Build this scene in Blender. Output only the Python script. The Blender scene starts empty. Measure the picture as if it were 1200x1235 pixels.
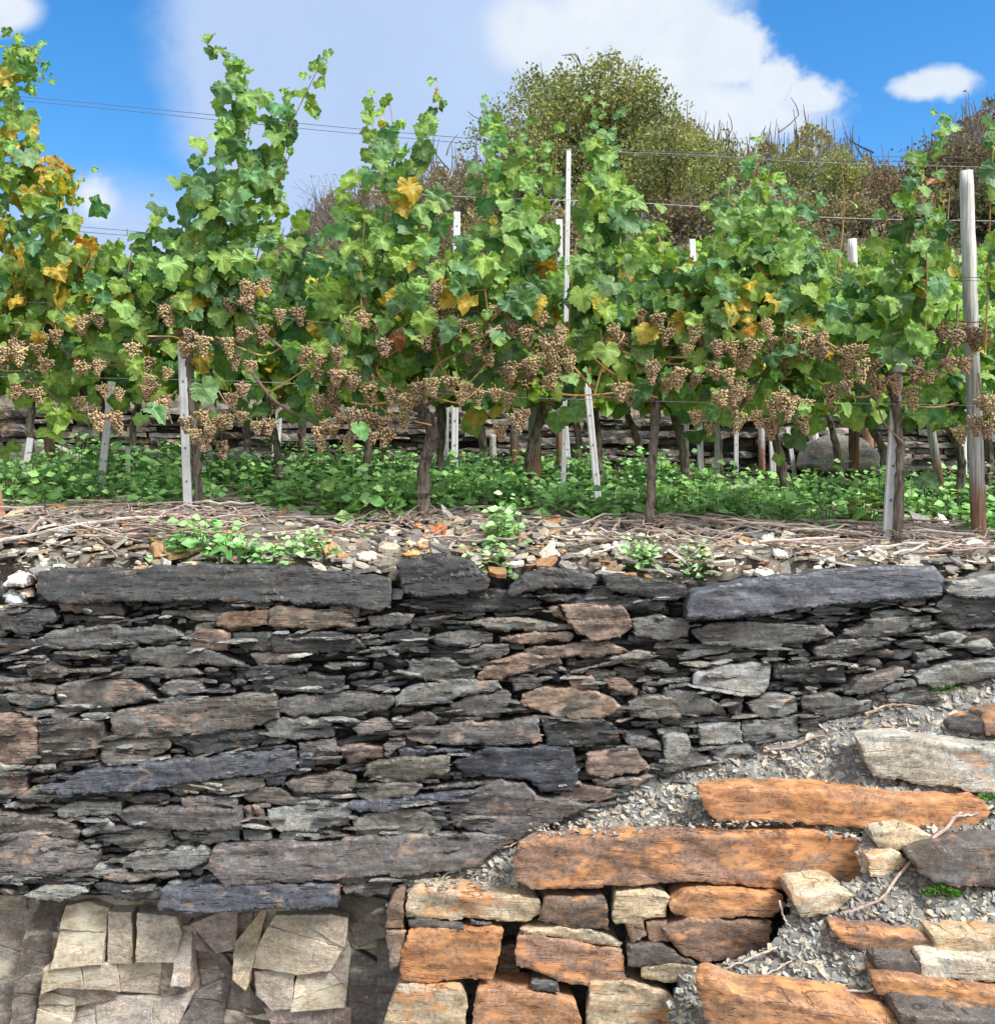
import bpy, math, random
import numpy as np
from mathutils import Vector, Matrix
from mathutils.geometry import delaunay_2d_cdt

R = math.radians
rng = np.random.default_rng(7)
random.seed(7)
scene = bpy.context.scene
col = scene.collection

# ------------------------------------------------------------------ camera
CZ = 2.3                      # eye height above the road
F = 1287.0                    # focal length in photo pixels (1200 wide)
cam_d = bpy.data.cameras.new('camera')
cam_d.sensor_fit = 'HORIZONTAL'; cam_d.sensor_width = 36.0
cam_d.lens = 36.0 * F / 1200.0
cam_d.clip_start = 0.05; cam_d.clip_end = 2000
cam = bpy.data.objects.new('camera', cam_d); col.objects.link(cam)
cam.location = (0, 0, CZ); cam.rotation_euler = (R(90), 0, 0)
scene.camera = cam

# ------------------------------------------------------------------ exposure / render settings
scene.view_settings.view_transform = 'Standard'
scene.view_settings.look = 'None'
scene.view_settings.exposure = 1.7
scene.view_settings.gamma = 1.0
scene.render.engine = 'CYCLES'
cy = scene.cycles
cy.max_bounces = 6; cy.diffuse_bounces = 3; cy.glossy_bounces = 2; cy.transmission_bounces = 4
cy.transparent_max_bounces = 4; cy.caustics_reflective = False; cy.caustics_refractive = False
cy.use_denoising = True

# ------------------------------------------------------------------ sun
SUN = Vector((0.66, -0.46, 1.05)).normalized()
sd = bpy.data.lights.new('sun', 'SUN'); sd.energy = 2.9; sd.angle = R(22); sd.color = (1.0, 0.96, 0.90)
so = bpy.data.objects.new('sun', sd); col.objects.link(so)
so.location = SUN * 40
so.rotation_euler = (-SUN).to_track_quat('-Z', 'Y').to_euler()

# ------------------------------------------------------------------ sky with clouds
world = bpy.data.worlds.new('World'); scene.world = world; world.use_nodes = True
nt = world.node_tree; nt.nodes.clear()
def N(nt, t, **kw):
    n = nt.nodes.new(t)
    for k, v in kw.items(): setattr(n, k, v)
    return n
def mth(nt, op, a, b=None, c=None, clamp=False):
    n = nt.nodes.new('ShaderNodeMath'); n.operation = op; n.use_clamp = clamp
    for i, x in enumerate((a, b, c)):
        if x is None: continue
        if isinstance(x, (int, float)): n.inputs[i].default_value = x
        else: nt.links.new(x, n.inputs[i])
    return n.outputs[0]
def mixc(nt, fac, a, b, mode='MIX'):
    n = nt.nodes.new('ShaderNodeMix'); n.data_type = 'RGBA'; n.blend_type = mode
    for i, x in ((0, fac), (6, a), (7, b)):
        if isinstance(x, (int, float)): n.inputs[i].default_value = x
        elif isinstance(x, tuple): n.inputs[i].default_value = (*x[:3], 1)
        else: nt.links.new(x, n.inputs[i])
    return n.outputs[2]
sky = N(nt, 'ShaderNodeTexSky'); sky.sky_type = 'NISHITA'; sky.sun_disc = False
sky.sun_elevation = math.asin(SUN.z); sky.sun_rotation = math.atan2(SUN.x, SUN.y)
sky.altitude = 200; sky.air_density = 1.0; sky.dust_density = 0.3; sky.ozone_density = 2.5
hs = N(nt, 'ShaderNodeHueSaturation'); hs.inputs['Saturation'].default_value = 1.36; hs.inputs['Value'].default_value = 0.53
nt.links.new(sky.outputs[0], hs.inputs['Color'])
tc = N(nt, 'ShaderNodeTexCoord'); sep = N(nt, 'ShaderNodeSeparateXYZ'); nt.links.new(tc.outputs['Generated'], sep.inputs[0])
yy = mth(nt, 'MAXIMUM', sep.outputs[1], 0.05)
U = mth(nt, 'DIVIDE', sep.outputs[0], yy); V = mth(nt, 'DIVIDE', sep.outputs[2], yy)
nz = N(nt, 'ShaderNodeTexNoise'); nz.inputs['Scale'].default_value = 7.0; nz.inputs['Detail'].default_value = 8; nz.inputs['Roughness'].default_value = 0.6
nt.links.new(tc.outputs['Generated'], nz.inputs['Vector'])
nzb = N(nt, 'ShaderNodeTexNoise'); nzb.inputs['Scale'].default_value = 22.0; nzb.inputs['Detail'].default_value = 9; nzb.inputs['Roughness'].default_value = 0.62
nt.links.new(tc.outputs['Generated'], nzb.inputs['Vector'])
n1 = mth(nt, 'SUBTRACT', nz.outputs[0], 0.5); n2 = mth(nt, 'SUBTRACT', nzb.outputs[0], 0.5)
def blob(px, py, rx, ry, soft, wob, wob2):
    a = mth(nt, 'DIVIDE', mth(nt, 'SUBTRACT', U, (px - 600) / F), rx / F)
    b = mth(nt, 'DIVIDE', mth(nt, 'SUBTRACT', V, (617.5 - py) / F), ry / F)
    d = mth(nt, 'SQRT', mth(nt, 'ADD', mth(nt, 'MULTIPLY', a, a), mth(nt, 'MULTIPLY', b, b)))
    d = mth(nt, 'ADD', d, mth(nt, 'ADD', mth(nt, 'MULTIPLY', n1, wob), mth(nt, 'MULTIPLY', n2, wob2)))
    m = N(nt, 'ShaderNodeMapRange'); m.interpolation_type = 'SMOOTHSTEP'
    nt.links.new(d, m.inputs[0]); m.inputs[1].default_value = 1.0 + soft; m.inputs[2].default_value = 1.0 - soft
    m.inputs[3].default_value = 0; m.inputs[4].default_value = 1
    return m.outputs[0]
def union(ms):
    o = ms[0]
    for m in ms[1:]: o = mth(nt, 'MAXIMUM', o, m)
    return o
veil = union([blob(490, 40, 290, 330, .16, .45, .14), blob(700, 60, 200, 220, .16, .5, .25), blob(330, 300, 110, 110, .5, .5, .25), blob(120, 300, 150, 70, .7, .6, .3),])
front = mth(nt, 'GREATER_THAN', sep.outputs[1], 0.08)
cum = union([blob(760, 60, 130, 110, .35, 1.2, 1.0), blob(880, 60, 50, 50, .25, 1.2, 1.6), blob(930, 100, 34, 34, .4, 1.0, 2.4), blob(975, 116, 40, 20, .4, 1.2, 2.6), blob(905, 40, 16, 12, .9, 1.5, 3.0), blob(860, 140, 130, 45, .4, .9, 1.2),
             blob(1116, 104, 30, 12, .5, 1.4, 2.6), blob(1140, 97, 28, 16, .5, 1.4, 2.6), blob(835, 185, 120, 60, .6, .9, 1.4), blob(5, 12, 42, 28, .4, .6, .6),
             blob(640, 40, 60, 50, .5, 1.0, .8), blob(112, 238, 20, 20, .9, 1.8, 3.0)])
back = N(nt, 'ShaderNodeMapRange'); back.interpolation_type = 'SMOOTHSTEP'; nt.links.new(nz.outputs[0], back.inputs[0])
back.inputs[1].default_value = 0.34; back.inputs[2].default_value = 0.50
notfront = mth(nt, 'SUBTRACT', 1.0, front)
veilm = mth(nt, 'MULTIPLY', veil, front)
cumm = mth(nt, 'ADD', mth(nt, 'MULTIPLY', cum, front), mth(nt, 'MULTIPLY', back.outputs[0], notfront), clamp=True)
SKYW = 0.13
vcol = mixc(nt, mth(nt, 'MULTIPLY', nz.outputs[0], 1.0), (1.13, 1.45, 2.13), (1.41, 1.78, 2.35))
c1 = mixc(nt, mth(nt, 'MULTIPLY', veilm, .93), hs.outputs[0], vcol)
ccol = mixc(nt, nzb.outputs[0], (1.6, 1.87, 2.18), (2.35, 2.4, 2.48))
ccol = mixc(nt, front, mixc(nt, nzb.outputs[0], (4.2, 4.1, 3.9), (5.4, 5.2, 4.9)), ccol)      # unseen brighter clouds added behind the viewer as soft frontal fill light
c2 = mixc(nt, mth(nt, 'MULTIPLY', cumm, .95), c1, ccol)
bg = N(nt, 'ShaderNodeBackground'); bg.inputs[1].default_value = SKYW
nt.links.new(c2, bg.inputs[0]); out = N(nt, 'ShaderNodeOutputWorld'); nt.links.new(bg.outputs[0], out.inputs[0])

# ------------------------------------------------------------------ helpers
def W(px, py, Y): return np.array([(px - 600.0) / F * Y, Y, CZ - (py - 617.5) / F * Y])
def lerp(x, xs, ys): return np.interp(x, xs, ys)
def hash2(i, j, s=0):
    h = np.sin(np.asarray(i) * 127.1 + np.asarray(j) * 311.7 + s * 74.7) * 43758.5453
    return h - np.floor(h)
def vnoise(x, y, s=0):
    xi = np.floor(x); yi = np.floor(y); fx = x - xi; fy = y - yi
    fx = fx * fx * (3 - 2 * fx); fy = fy * fy * (3 - 2 * fy)
    a = hash2(xi, yi, s); b = hash2(xi + 1, yi, s); c = hash2(xi, yi + 1, s); d = hash2(xi + 1, yi + 1, s)
    return (a + (b - a) * fx) * (1 - fy) + (c + (d - c) * fx) * fy - 0.5
def fbm(x, y, s=0, o=3):
    r = 0; a = 1.0
    for k in range(o):
        r = r + a * vnoise(x * 2 ** k, y * 2 ** k, s + k * 1.37); a *= .5
    return r
def inpoly(x, y, poly):
    c = np.zeros(np.shape(x), bool); n = len(poly); j = n - 1
    for i in range(n):
        xi, yi = poly[i]; xj, yj = poly[j]
        t = ((yi > y) != (yj > y)) & (x < (xj - xi) * (y - yi) / ((yj - yi) or 1e-9) + xi)
        c ^= t; j = i
    return c
class MB:
    """collects pieces, builds ONE mesh object"""
    def __init__(s): s.v = []; s.f = []; s.c = []; s.n = 0
    def add(s, v, f, c=(1, 1, 1, 0)):
        v = np.asarray(v, float).reshape(-1, 3)
        c = np.asarray(c, float)
        if c.ndim == 1:
            if len(c) == 3: c = np.append(c, 0)
            c = np.tile(c, (len(v), 1))
        o = s.n
        if isinstance(f, np.ndarray): s.f.extend((f + o).tolist())
        else: s.f.extend([[i + o for i in q] for q in f])
        s.v.append(v); s.c.append(c); s.n += len(v)
    def mesh(s, name, m, smooth=False, origin=None):
        v = np.concatenate(s.v); c = np.concatenate(s.c)
        if origin is not None: v = v - np.asarray(origin)
        me = bpy.data.meshes.new(name); me.from_pydata(v.tolist(), [], s.f)
        a = me.color_attributes.new('tint', 'FLOAT_COLOR', 'POINT'); a.data.foreach_set('color', c.astype(np.float32).ravel())
        me.materials.append(m)
        if smooth: me.polygons.foreach_set('use_smooth', [True] * len(me.polygons))
        me.update(); return me
    def build(s, name, m, parent=None, smooth=False, origin=None, label=None, sharp=None):
        """origin = world point the mesh is centred on; parents are unrotated empties"""
        if origin is None:
            v = np.concatenate(s.v); origin = (v.min(0) + v.max(0)) / 2; origin[2] = v[:, 2].min()
        o = bpy.data.objects.new(name, s.mesh(name, m, smooth or sharp is not None, origin))
        col.objects.link(o)
        if sharp: o.data.set_sharp_from_angle(angle=R(sharp))
        loc = Vector(origin)
        if parent is not None:
            o.parent = parent; loc = loc - wloc(parent)
        o.location = loc
        if label: o['label'] = label
        return o
def wloc(o):
    p = Vector(o.location)
    while o.parent: o = o.parent; p += Vector(o.location)
    return p
def tag(o, label=None, cat=None, group=None, kind=None):
    if label: o['label'] = label
    if cat: o['category'] = cat
    if group: o['group'] = group
    if kind: o['kind'] = kind
    return o
def empty(name, loc, label, cat, group=None):
    o = bpy.data.objects.new(name, None); col.objects.link(o); o.location = Vector(loc); o.empty_display_size = .1
    return tag(o, label, cat, group)
def tube(pts, rad, sides=6, jit=0.0):
    pts = np.asarray(pts, float); n = len(pts)
    rad = np.broadcast_to(np.asarray(rad, float), (n,))
    T = np.gradient(pts, axis=0); T /= np.linalg.norm(T, axis=1)[:, None] + 1e-9
    ref = np.array([0, 1, 0.]) if abs(T[:, 1]).mean() < .8 else np.array([1, 0, 0.])
    A = np.cross(T, ref); A /= np.linalg.norm(A, axis=1)[:, None] + 1e-9; B = np.cross(T, A)
    ang = np.arange(sides) * 2 * math.pi / sides
    rr = rad[:, None] * (1 + jit * (rng.random((n, sides)) - .5) * 2)
    v = pts[:, None, :] + rr[..., None] * (np.cos(ang)[None, :, None] * A[:, None, :] + np.sin(ang)[None, :, None] * B[:, None, :])
    f = []
    for i in range(n - 1):
        for k in range(sides):
            k2 = (k + 1) % sides
            f.append([i * sides + k, i * sides + k2, (i + 1) * sides + k2, (i + 1) * sides + k])
    f.append(list(range(sides))[::-1]); f.append([(n - 1) * sides + k for k in range(sides)])
    return v.reshape(-1, 3), f
def spline(p, n):
    """Catmull-Rom resample of a polyline"""
    p = np.asarray(p, float)
    if len(p) == 2: return p[0] + (p[1] - p[0]) * np.linspace(0, 1, n)[:, None]
    q = np.vstack([2 * p[0] - p[1], p, 2 * p[-1] - p[-2]]); m = len(p) - 1
    t = np.linspace(0, m, n); i = np.minimum(t.astype(int), m - 1); u = (t - i)[:, None]
    a, b, c, d = q[i], q[i + 1], q[i + 2], q[i + 3]
    return .5 * ((2 * b) + (-a + c) * u + (2 * a - 5 * b + 4 * c - d) * u ** 2 + (-a + 3 * b - 3 * c + d) * u ** 3)

# ------------------------------------------------------------------ materials
def newmat(name):
    m = bpy.data.materials.new(name); m.use_nodes = True
    nt = m.node_tree; nt.nodes.clear()
    o = N(nt, 'ShaderNodeOutputMaterial'); b = N(nt, 'ShaderNodeBsdfPrincipled'); nt.links.new(b.outputs[0], o.inputs[0])
    b.inputs['Specular IOR Level'].default_value = 0.3
    return m, nt, b, o
def noise_node(nt, vec, scale, detail=4, rough=.6, stretch=None):
    if stretch:
        mp = N(nt, 'ShaderNodeMapping'); mp.inputs['Scale'].default_value = stretch; nt.links.new(vec, mp.inputs[0]); vec = mp.outputs[0]
    n = N(nt, 'ShaderNodeTexNoise'); n.inputs['Scale'].default_value = scale; n.inputs['Detail'].default_value = detail; n.inputs['Roughness'].default_value = rough
    nt.links.new(vec, n.inputs[0]); return n.outputs[0]
def ramp(nt, x, a, b, lo=0., hi=1.):
    m = N(nt, 'ShaderNodeMapRange'); m.interpolation_type = 'SMOOTHSTEP'; nt.links.new(x, m.inputs[0])
    m.inputs[1].default_value = a; m.inputs[2].default_value = b; m.inputs[3].default_value = lo; m.inputs[4].default_value = hi
    return m.outputs[0]
def geo_pos(nt): return N(nt, 'ShaderNodeNewGeometry').outputs['Position']
def tint(nt):
    a = N(nt, 'ShaderNodeAttribute'); a.attribute_name = 'tint'; return a
def bump(nt, b, h, strength, dist):
    n = N(nt, 'ShaderNodeBump'); n.inputs['Strength'].default_value = strength; n.inputs['Distance'].default_value = dist
    nt.links.new(h, n.inputs['Height']); nt.links.new(n.outputs[0], b.inputs['Normal'])

def rock_mat(name, rust=(.40, .17, .05), rust2=(.17, .07, .035), streak=True, bumpd=.006, stretch=(7, 7, 38), pale=(.36, .34, .29), palea=.5, gb=.2, cr=0., bed=0., huef=.5, bs=7., ms=17., mst=(1, 1, 1.8)):
    m, nt, b, o = newmat(name); p = geo_pos(nt); t = tint(nt)
    s = noise_node(nt, p, 1.0, 6, .65, stretch)                # bedding streaks
    g = noise_node(nt, p, 55., 5, .7)                           # grain
    big = noise_node(nt, p, bs, 4, .55, (1, 1, 1.5))
    med = noise_node(nt, p, ms, 6, .68, mst)
    k = mth(nt, 'MULTIPLY', ramp(nt, s, .3, .72, .62, 1.42), ramp(nt, g, .3, .7, .7, 1.32))
    k = mth(nt, 'MULTIPLY', k, ramp(nt, noise_node(nt, p, 170., 3, .7, (1, 1, 1.6)), .3, .7, .68, 1.35))
    base = mixc(nt, 1.0, t.outputs['Color'], k, 'MULTIPLY')
    hue = mixc(nt, ramp(nt, big, .4, .62), (1.12, .98, .84), (.90, 1.0, 1.1))
    base = mixc(nt, huef, base, hue, 'MULTIPLY')
    rc = mixc(nt, ramp(nt, g, .35, .65), rust2, rust)
    rc = mixc(nt, ramp(nt, med, .42, .6), rc, (rust[0] * 1.25, rust[1] * 1.5, rust[2] * 2.0))
    rm = mth(nt, 'ADD', mth(nt, 'MULTIPLY', big, .55), mth(nt, 'MULTIPLY', med, .45))
    rm = mth(nt, 'SUBTRACT', mth(nt, 'ADD', rm, mth(nt, 'MULTIPLY', t.outputs['Alpha'], .42)), .6)
    rmask = ramp(nt, rm, -.03, .09)
    base = mixc(nt, mth(nt, 'MULTIPLY', rmask, .93), base, rc)
    sp = noise_node(nt, p, 23., 6, .72, (1, 1, 2.2))
    base = mixc(nt, mth(nt, 'MULTIPLY', ramp(nt, sp, .62, .70), palea), base, pale)
    nt.links.new(base, b.inputs['Base Color'])
    b.inputs['Roughness'].default_value = .55; b.inputs['Specular IOR Level'].default_value = .32
    nt.links.new(ramp(nt, g, .3, .7, .40, .70), b.inputs['Roughness'])
    vo = N(nt, 'ShaderNodeTexVoronoi'); vo.feature = 'DISTANCE_TO_EDGE'; vo.inputs['Scale'].default_value = 1.0
    mp = N(nt, 'ShaderNodeMapping'); mp.inputs['Scale'].default_value = (9, 9, 26); nt.links.new(p, mp.inputs[0])
    wob = N(nt, 'ShaderNodeVectorMath'); wob.operation = 'ADD'
    nzc = N(nt, 'ShaderNodeTexNoise'); nzc.inputs['Scale'].default_value = 12; nt.links.new(p, nzc.inputs[0])
    nt.links.new(mp.outputs[0], wob.inputs[0]); nt.links.new(nzc.outputs[1], wob.inputs[1]); nt.links.new(wob.outputs[0], vo.inputs['Vector'])
    crack = ramp(nt, vo.outputs['Distance'], 0., .06)
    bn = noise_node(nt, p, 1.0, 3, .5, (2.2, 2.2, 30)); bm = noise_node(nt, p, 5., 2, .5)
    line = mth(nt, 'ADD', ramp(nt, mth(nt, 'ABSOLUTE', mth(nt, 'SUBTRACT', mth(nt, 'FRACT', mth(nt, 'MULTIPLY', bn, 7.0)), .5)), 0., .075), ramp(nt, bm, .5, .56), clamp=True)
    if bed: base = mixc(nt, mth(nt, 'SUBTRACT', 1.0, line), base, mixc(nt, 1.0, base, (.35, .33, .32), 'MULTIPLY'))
    nt.links.new(base, b.inputs['Base Color'])
    h = mth(nt, 'ADD', mth(nt, 'MULTIPLY', s, 1.0), mth(nt, 'MULTIPLY', g, gb))
    if bed: h = mth(nt, 'ADD', h, mth(nt, 'MULTIPLY', line, bed))
    if cr: h = mth(nt, 'ADD', h, mth(nt, 'MULTIPLY', crack, cr))
    bump(nt, b, h, 1.0, bumpd)
    return m
M = {}
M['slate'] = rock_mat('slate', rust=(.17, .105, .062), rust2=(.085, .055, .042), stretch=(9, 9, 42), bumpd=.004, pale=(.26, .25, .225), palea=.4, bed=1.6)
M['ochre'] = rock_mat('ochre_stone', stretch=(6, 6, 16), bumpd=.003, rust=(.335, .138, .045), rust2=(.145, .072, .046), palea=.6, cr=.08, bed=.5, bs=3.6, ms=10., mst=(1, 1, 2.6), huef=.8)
M['bedrock'] = rock_mat('bedrock', stretch=(5, 5, 14), bumpd=.006, rust=(.30, .235, .14), rust2=(.19, .15, .105), palea=.75, pale=(.40, .375, .34), cr=.10, bs=4.5, ms=12.)

def simple(name, rough=.7, nscale=20., lo=.75, hi=1.25, bd=0., spec=.3, stretch=None):
    m, nt, b, o = newmat(name); p = geo_pos(nt); t = tint(nt)
    n = noise_node(nt, p, nscale, 5, .65, stretch)
    nt.links.new(mixc(nt, 1.0, t.outputs['Color'], ramp(nt, n, .3, .7, lo, hi), 'MULTIPLY'), b.inputs['Base Color'])
    b.inputs['Roughness'].default_value = rough; b.inputs['Specular IOR Level'].default_value = spec
    if bd: bump(nt, b, n, 1., bd)
    return m
M['gravel'] = simple('gravel', .6, 60., .7, 1.3, .001)
M['twig'] = simple('twig', .8, 40., .65, 1.3, .001)
M['bark'] = simple('bark', .9, 1.0, .35, 1.7, .014, .1, (60, 60, 12))
M['cane'] = simple('cane', .6, 40., .75, 1.25, .001)
M['wood'] = simple('weathered_wood', .9, 1.0, .5, 1.25, .006, .1, (85, 85, 4))
M['metal'] = simple('galvanised_metal', .5, 30., .88, 1.08, 0, .5)
M['wire'] = simple('wire', .5, 30., .8, 1.2, 0, .5)
M['berry'] = simple('berry', .62, 90., .75, 1.25, 0, .2)
M['moss'] = simple('moss', .95, 120., .5, 1.4, .004, .05)
M['tree_bark'] = simple('tree_bark', .95, 12., .6, 1.3)
def leaf_mat(name, trans=.35, nscale=45., rough=.5):
    m, nt, b, o = newmat(name); p = geo_pos(nt); t = tint(nt)
    n = noise_node(nt, p, nscale, 3, .6)
    c = mixc(nt, 1.0, t.outputs['Color'], ramp(nt, n, .3, .7, .78, 1.22), 'MULTIPLY')
    nt.links.new(c, b.inputs['Base Color']); b.inputs['Roughness'].default_value = rough; b.inputs['Specular IOR Level'].default_value = .35
    tr = N(nt, 'ShaderNodeBsdfTranslucent'); nt.links.new(mixc(nt, 1.0, c, (1.25, 1.3, .6), 'MULTIPLY'), tr.inputs[0])
    mx = N(nt, 'ShaderNodeMixShader'); mx.inputs[0].default_value = trans
    nt.links.new(b.outputs[0], mx.inputs[1]); nt.links.new(tr.outputs[0], mx.inputs[2]); nt.links.new(mx.outputs[0], o.inputs[0])
    if nscale > 20: bump(nt, b, n, .6, .004)
    return m
M['leaf'] = leaf_mat('vine_leaf', .45); M['weed'] = leaf_mat('weed_leaf', .3); M['tree_leaf'] = leaf_mat('tree_leaf', .3, 3., .9)
def ground_mat():
    m, nt, b, o = newmat('stony_soil'); p = geo_pos(nt)
    a = noise_node(nt, p, 14., 8, .7); c = noise_node(nt, p, .6, 5, .6)
    base = mixc(nt, ramp(nt, a, .35, .65), (.05, .044, .036), (.17, .15, .125))
    hill = mixc(nt, ramp(nt, c, .4, .6), (.075, .062, .05), (.06, .07, .03))
    s = N(nt, 'ShaderNodeSeparateXYZ'); nt.links.new(p, s.inputs[0])
    base = mixc(nt, ramp(nt, s.outputs[1], 8.5, 10.), base, hill)
    nt.links.new(base, b.inputs['Base Color']); b.inputs['Roughness'].default_value = .95; b.inputs['Specular IOR Level'].default_value = .1
    bump(nt, b, a, 1., .02)
    return m
M['ground'] = ground_mat()
# ------------------------------------------------------------------ terrain
def zt(X, Y):
    """ground height (world) at X, Y"""
    X = np.asarray(X, float); Y = np.asarray(Y, float)
    z = np.interp(Y, [4.45, 4.7, 5.05, 6.3, 8.0], [-.275, -.17, -.045, .14, .34])
    z = z - .045 * np.where(X < 0, .35, 1) * X.clip(-6, 6) * np.clip((Y - 4.5) / .5, 0, 1)
    up = .88 + .30 * (np.minimum(Y, 36) - 8.1) - .25 * np.maximum(Y - 36, 0) + .10 * np.clip(X, -20, 20) * (np.clip(Y, 8, 36) - 8) / 28 * 1.2
    z = np.where(Y > 8.12, up, z)
    z = z + CZ
    return np.where(Y < 4.6, 0.0, z)
def Ybase(px, py):
    """depth at which the terrace shows at pixel (px, py)"""
    Ys = np.linspace(4.62, 8.0, 400)
    p = 617.5 - (zt((px - 600) / F * Ys, Ys) - CZ) / Ys * F
    return float(Ys[np.argmin(abs(p - py))])
xs = np.concatenate([np.arange(-90, -6, 6), np.arange(-6, 6.01, .12), np.arange(7, 91, 6)])
ys = np.concatenate([[-20, -8, 0, 2.5, 4.0, 4.57, 4.63], np.arange(4.75, 8.1, .12), [8.10, 8.14], np.arange(8.6, 20, .7), np.arange(20, 60, 2.), [80, 130, 220]])
XX, YY = np.meshgrid(xs, ys); ZZ = zt(XX, YY)
ZZ = ZZ + np.where(YY > 4.7, fbm(XX * 2.2, YY * 2.2, 3) * .05, 0) + np.where(YY > 9, fbm(XX * .35, YY * .35, 9) * .9, 0)
ZZ = np.maximum(ZZ, -.0)
g = MB(); nx = len(xs); nyy = len(ys)
I = np.arange(nx * nyy).reshape(nyy, nx)
f = np.stack([I[:-1, :-1], I[:-1, 1:], I[1:, 1:], I[1:, :-1]], -1).reshape(-1, 4)
g.add(np.stack([XX, YY, ZZ], -1).reshape(-1, 3), f)
tag(g.build('ground', M['ground'], smooth=True, origin=(0, 0, 0)), kind='structure')
# ------------------------------------------------------------------ stone builder
TILE = {'A': (0, 600), 'B': (400, 600), 'C': (800, 600), 'D': (0, 905), 'E': (400, 905), 'F': (800, 905)}
def T(t, pts):
    if t == 'S': return np.array(pts, float)
    o = TILE[t]; return np.array(pts, float) / 3.0 + np.array(o, float)
def area(p):
    x, y = p[:, 0], p[:, 1]; return abs(np.dot(x, np.roll(y, 1)) - np.dot(y, np.roll(x, 1))) / 2
_seed = [0]
def stone(poly, Y, tintc, rust=0., dx=4.0, dz=1.7, jag=1.5, A=.006, lay=(.010, .026), low=.006, round_=.005, roundw=.006, depth=.2,
          tiltx=0., tiltz=0., dip=0., crack=.010, h0=0.):
    """a fractured block: traced outline (photo px), standing at depth Y, real thickness behind it"""
    _seed[0] += 1; sd_ = _seed[0] * .731
    S = Y / F                                            # metres per pixel
    poly = np.asarray(poly, float)
    if np.dot(poly[:, 0], np.roll(poly[:, 1], -1)) - np.dot(poly[:, 1], np.roll(poly[:, 0], -1)) < 0: poly = poly[::-1]
    # resample and roughen the outline
    out = []
    for i in range(len(poly)):
        a, b = poly[i], poly[(i + 1) % len(poly)]; L = np.hypot(*(b - a)); n = max(1, int(L / (dx * .8)))
        nrm = np.array([b[1] - a[1], a[0] - b[0]]) / (L + 1e-9)
        for k in range(n):
            q = a + (b - a) * (k + (rng.random() - .5) * .5 * (k > 0)) / n
            j = vnoise(np.array([q[0] * .09]), np.array([q[1] * .09]), sd_)[0] * 2.0 + np.floor(hash2(np.floor(q[0] * .07), np.floor(q[1] * .2), sd_) * 3) * .7 - .7 + (rng.random() - .5) * .8
            out.append(q + nrm * j * jag * (1.0 if k else .4))
    out = np.array(out); n = len(out)
    x0, y0 = out.min(0); x1, y1 = out.max(0)
    gx, gy = np.meshgrid(np.arange(x0, x1, dx), np.arange(y0, y1, dz))
    gx = gx + (np.arange(gx.shape[0])[:, None] % 2) * dx / 2
    pts = np.stack([gx.ravel(), gy.ravel()], -1); pts = pts + (rng.random(pts.shape) - .5) * np.array([dx, dz]) * .55
    pts = pts[inpoly(pts[:, 0], pts[:, 1], out)]
    A0 = out; B0 = np.roll(out, -1, 0); AB = B0 - A0; L2 = (AB ** 2).sum(1) + 1e-9
    def dist(P):
        t = np.clip(((P[:, None, :] - A0) * AB).sum(-1) / L2, 0, 1)
        d = np.sqrt(((P[:, None, :] - (A0 + t[..., None] * AB)) ** 2).sum(-1)); i = d.argmin(1)
        q = (A0 + t[..., None] * AB)[np.arange(len(P)), i]
        return d.min(1), q
    if len(pts):
        d, _ = dist(pts); pts = pts[d > min(dx, dz) * .45]
    allp = np.vstack([out, pts]) if len(pts) else out
    r = delaunay_2d_cdt([Vector(p) for p in allp], [], [list(range(n))], 1, 1e-6)
    P = np.array([tuple(v) for v in r[0]]); faces = [list(q) for q in r[2]]
    d, q = dist(P); d = d * S
    u = P[:, 0] * S; v = P[:, 1] * S
    cx, cyy = P.mean(0); du = (P[:, 0] - cx) * S; dv = (P[:, 1] - cyy) * S
    vr = v - u * math.tan(dip)
    t = lay[0] + (lay[1] - lay[0]) * rng.random()
    k = np.floor((vr + .007 * vnoise(u * 7, v * 7, sd_) * 2) / t + rng.random())
    seg = .05 + .22 * hash2(k, 3, sd_)
    j = np.floor(u / seg + hash2(k, 7, sd_) * 9 + .5 * vnoise(u * 20, v * 40, sd_ + 5))
    h = (hash2(k, j, sd_) - .5) * 2 * A
    h += fbm(u * 5, v * 9, sd_ + 1) * low * 2 + fbm(u * 14, v * 40, sd_ + 2) * .0028 + vnoise(u * 50, v * 110, sd_ + 4) * .0012
    # bedding cracks
    fr = (vr + .003 * vnoise(u * 9, v * 9, sd_ + 6) * 2) / (t * 1.7); cr = np.abs(fr - np.floor(fr) - .5) * t * 1.7
    h -= 0 * crack * np.clip(1 - cr / .0035, 0, 1) * (vnoise(u * 4, np.floor(fr) * 3.3, sd_ + 7) > -.05)
    # cleft facets
    fa = fbm(u * 3.2, v * 4.5, sd_ + 8, 2); h += np.floor(fa * 5) / 5 * low * 1.3
    top = np.clip((q[:, 1] < P[:, 1] - 1e-6) * 1.0, 0, 1)
    e = 1 - np.clip(d / (roundw * (1 + .5 * top)), 0, 1)
    h -= round_ * e ** 2 * (1 + .7 * top)
    h += h0 + tiltx * du - tiltz * dv * -1.0
    y = Y - h
    X = (P[:, 0] - 600) / F * Y; Z = CZ - (P[:, 1] - 617.5) / F * Y
    V = np.stack([X, y, Z], -1)
    # outline edges (used once)
    cnt = {}
    for fc in faces:
        for a, b in zip(fc, fc[1:] + fc[:1]):
            cnt[(a, b)] = 1
    bd = [(a, b) for (a, b) in cnt if (b, a) not in cnt]
    bi = sorted({a for a, b in bd} | {b for a, b in bd}); m1 = {a: i for i, a in enumerate(bi)}
    cen = np.array([X.mean(), 0, Z.mean()]); nb = len(bi); base = len(V)
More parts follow.
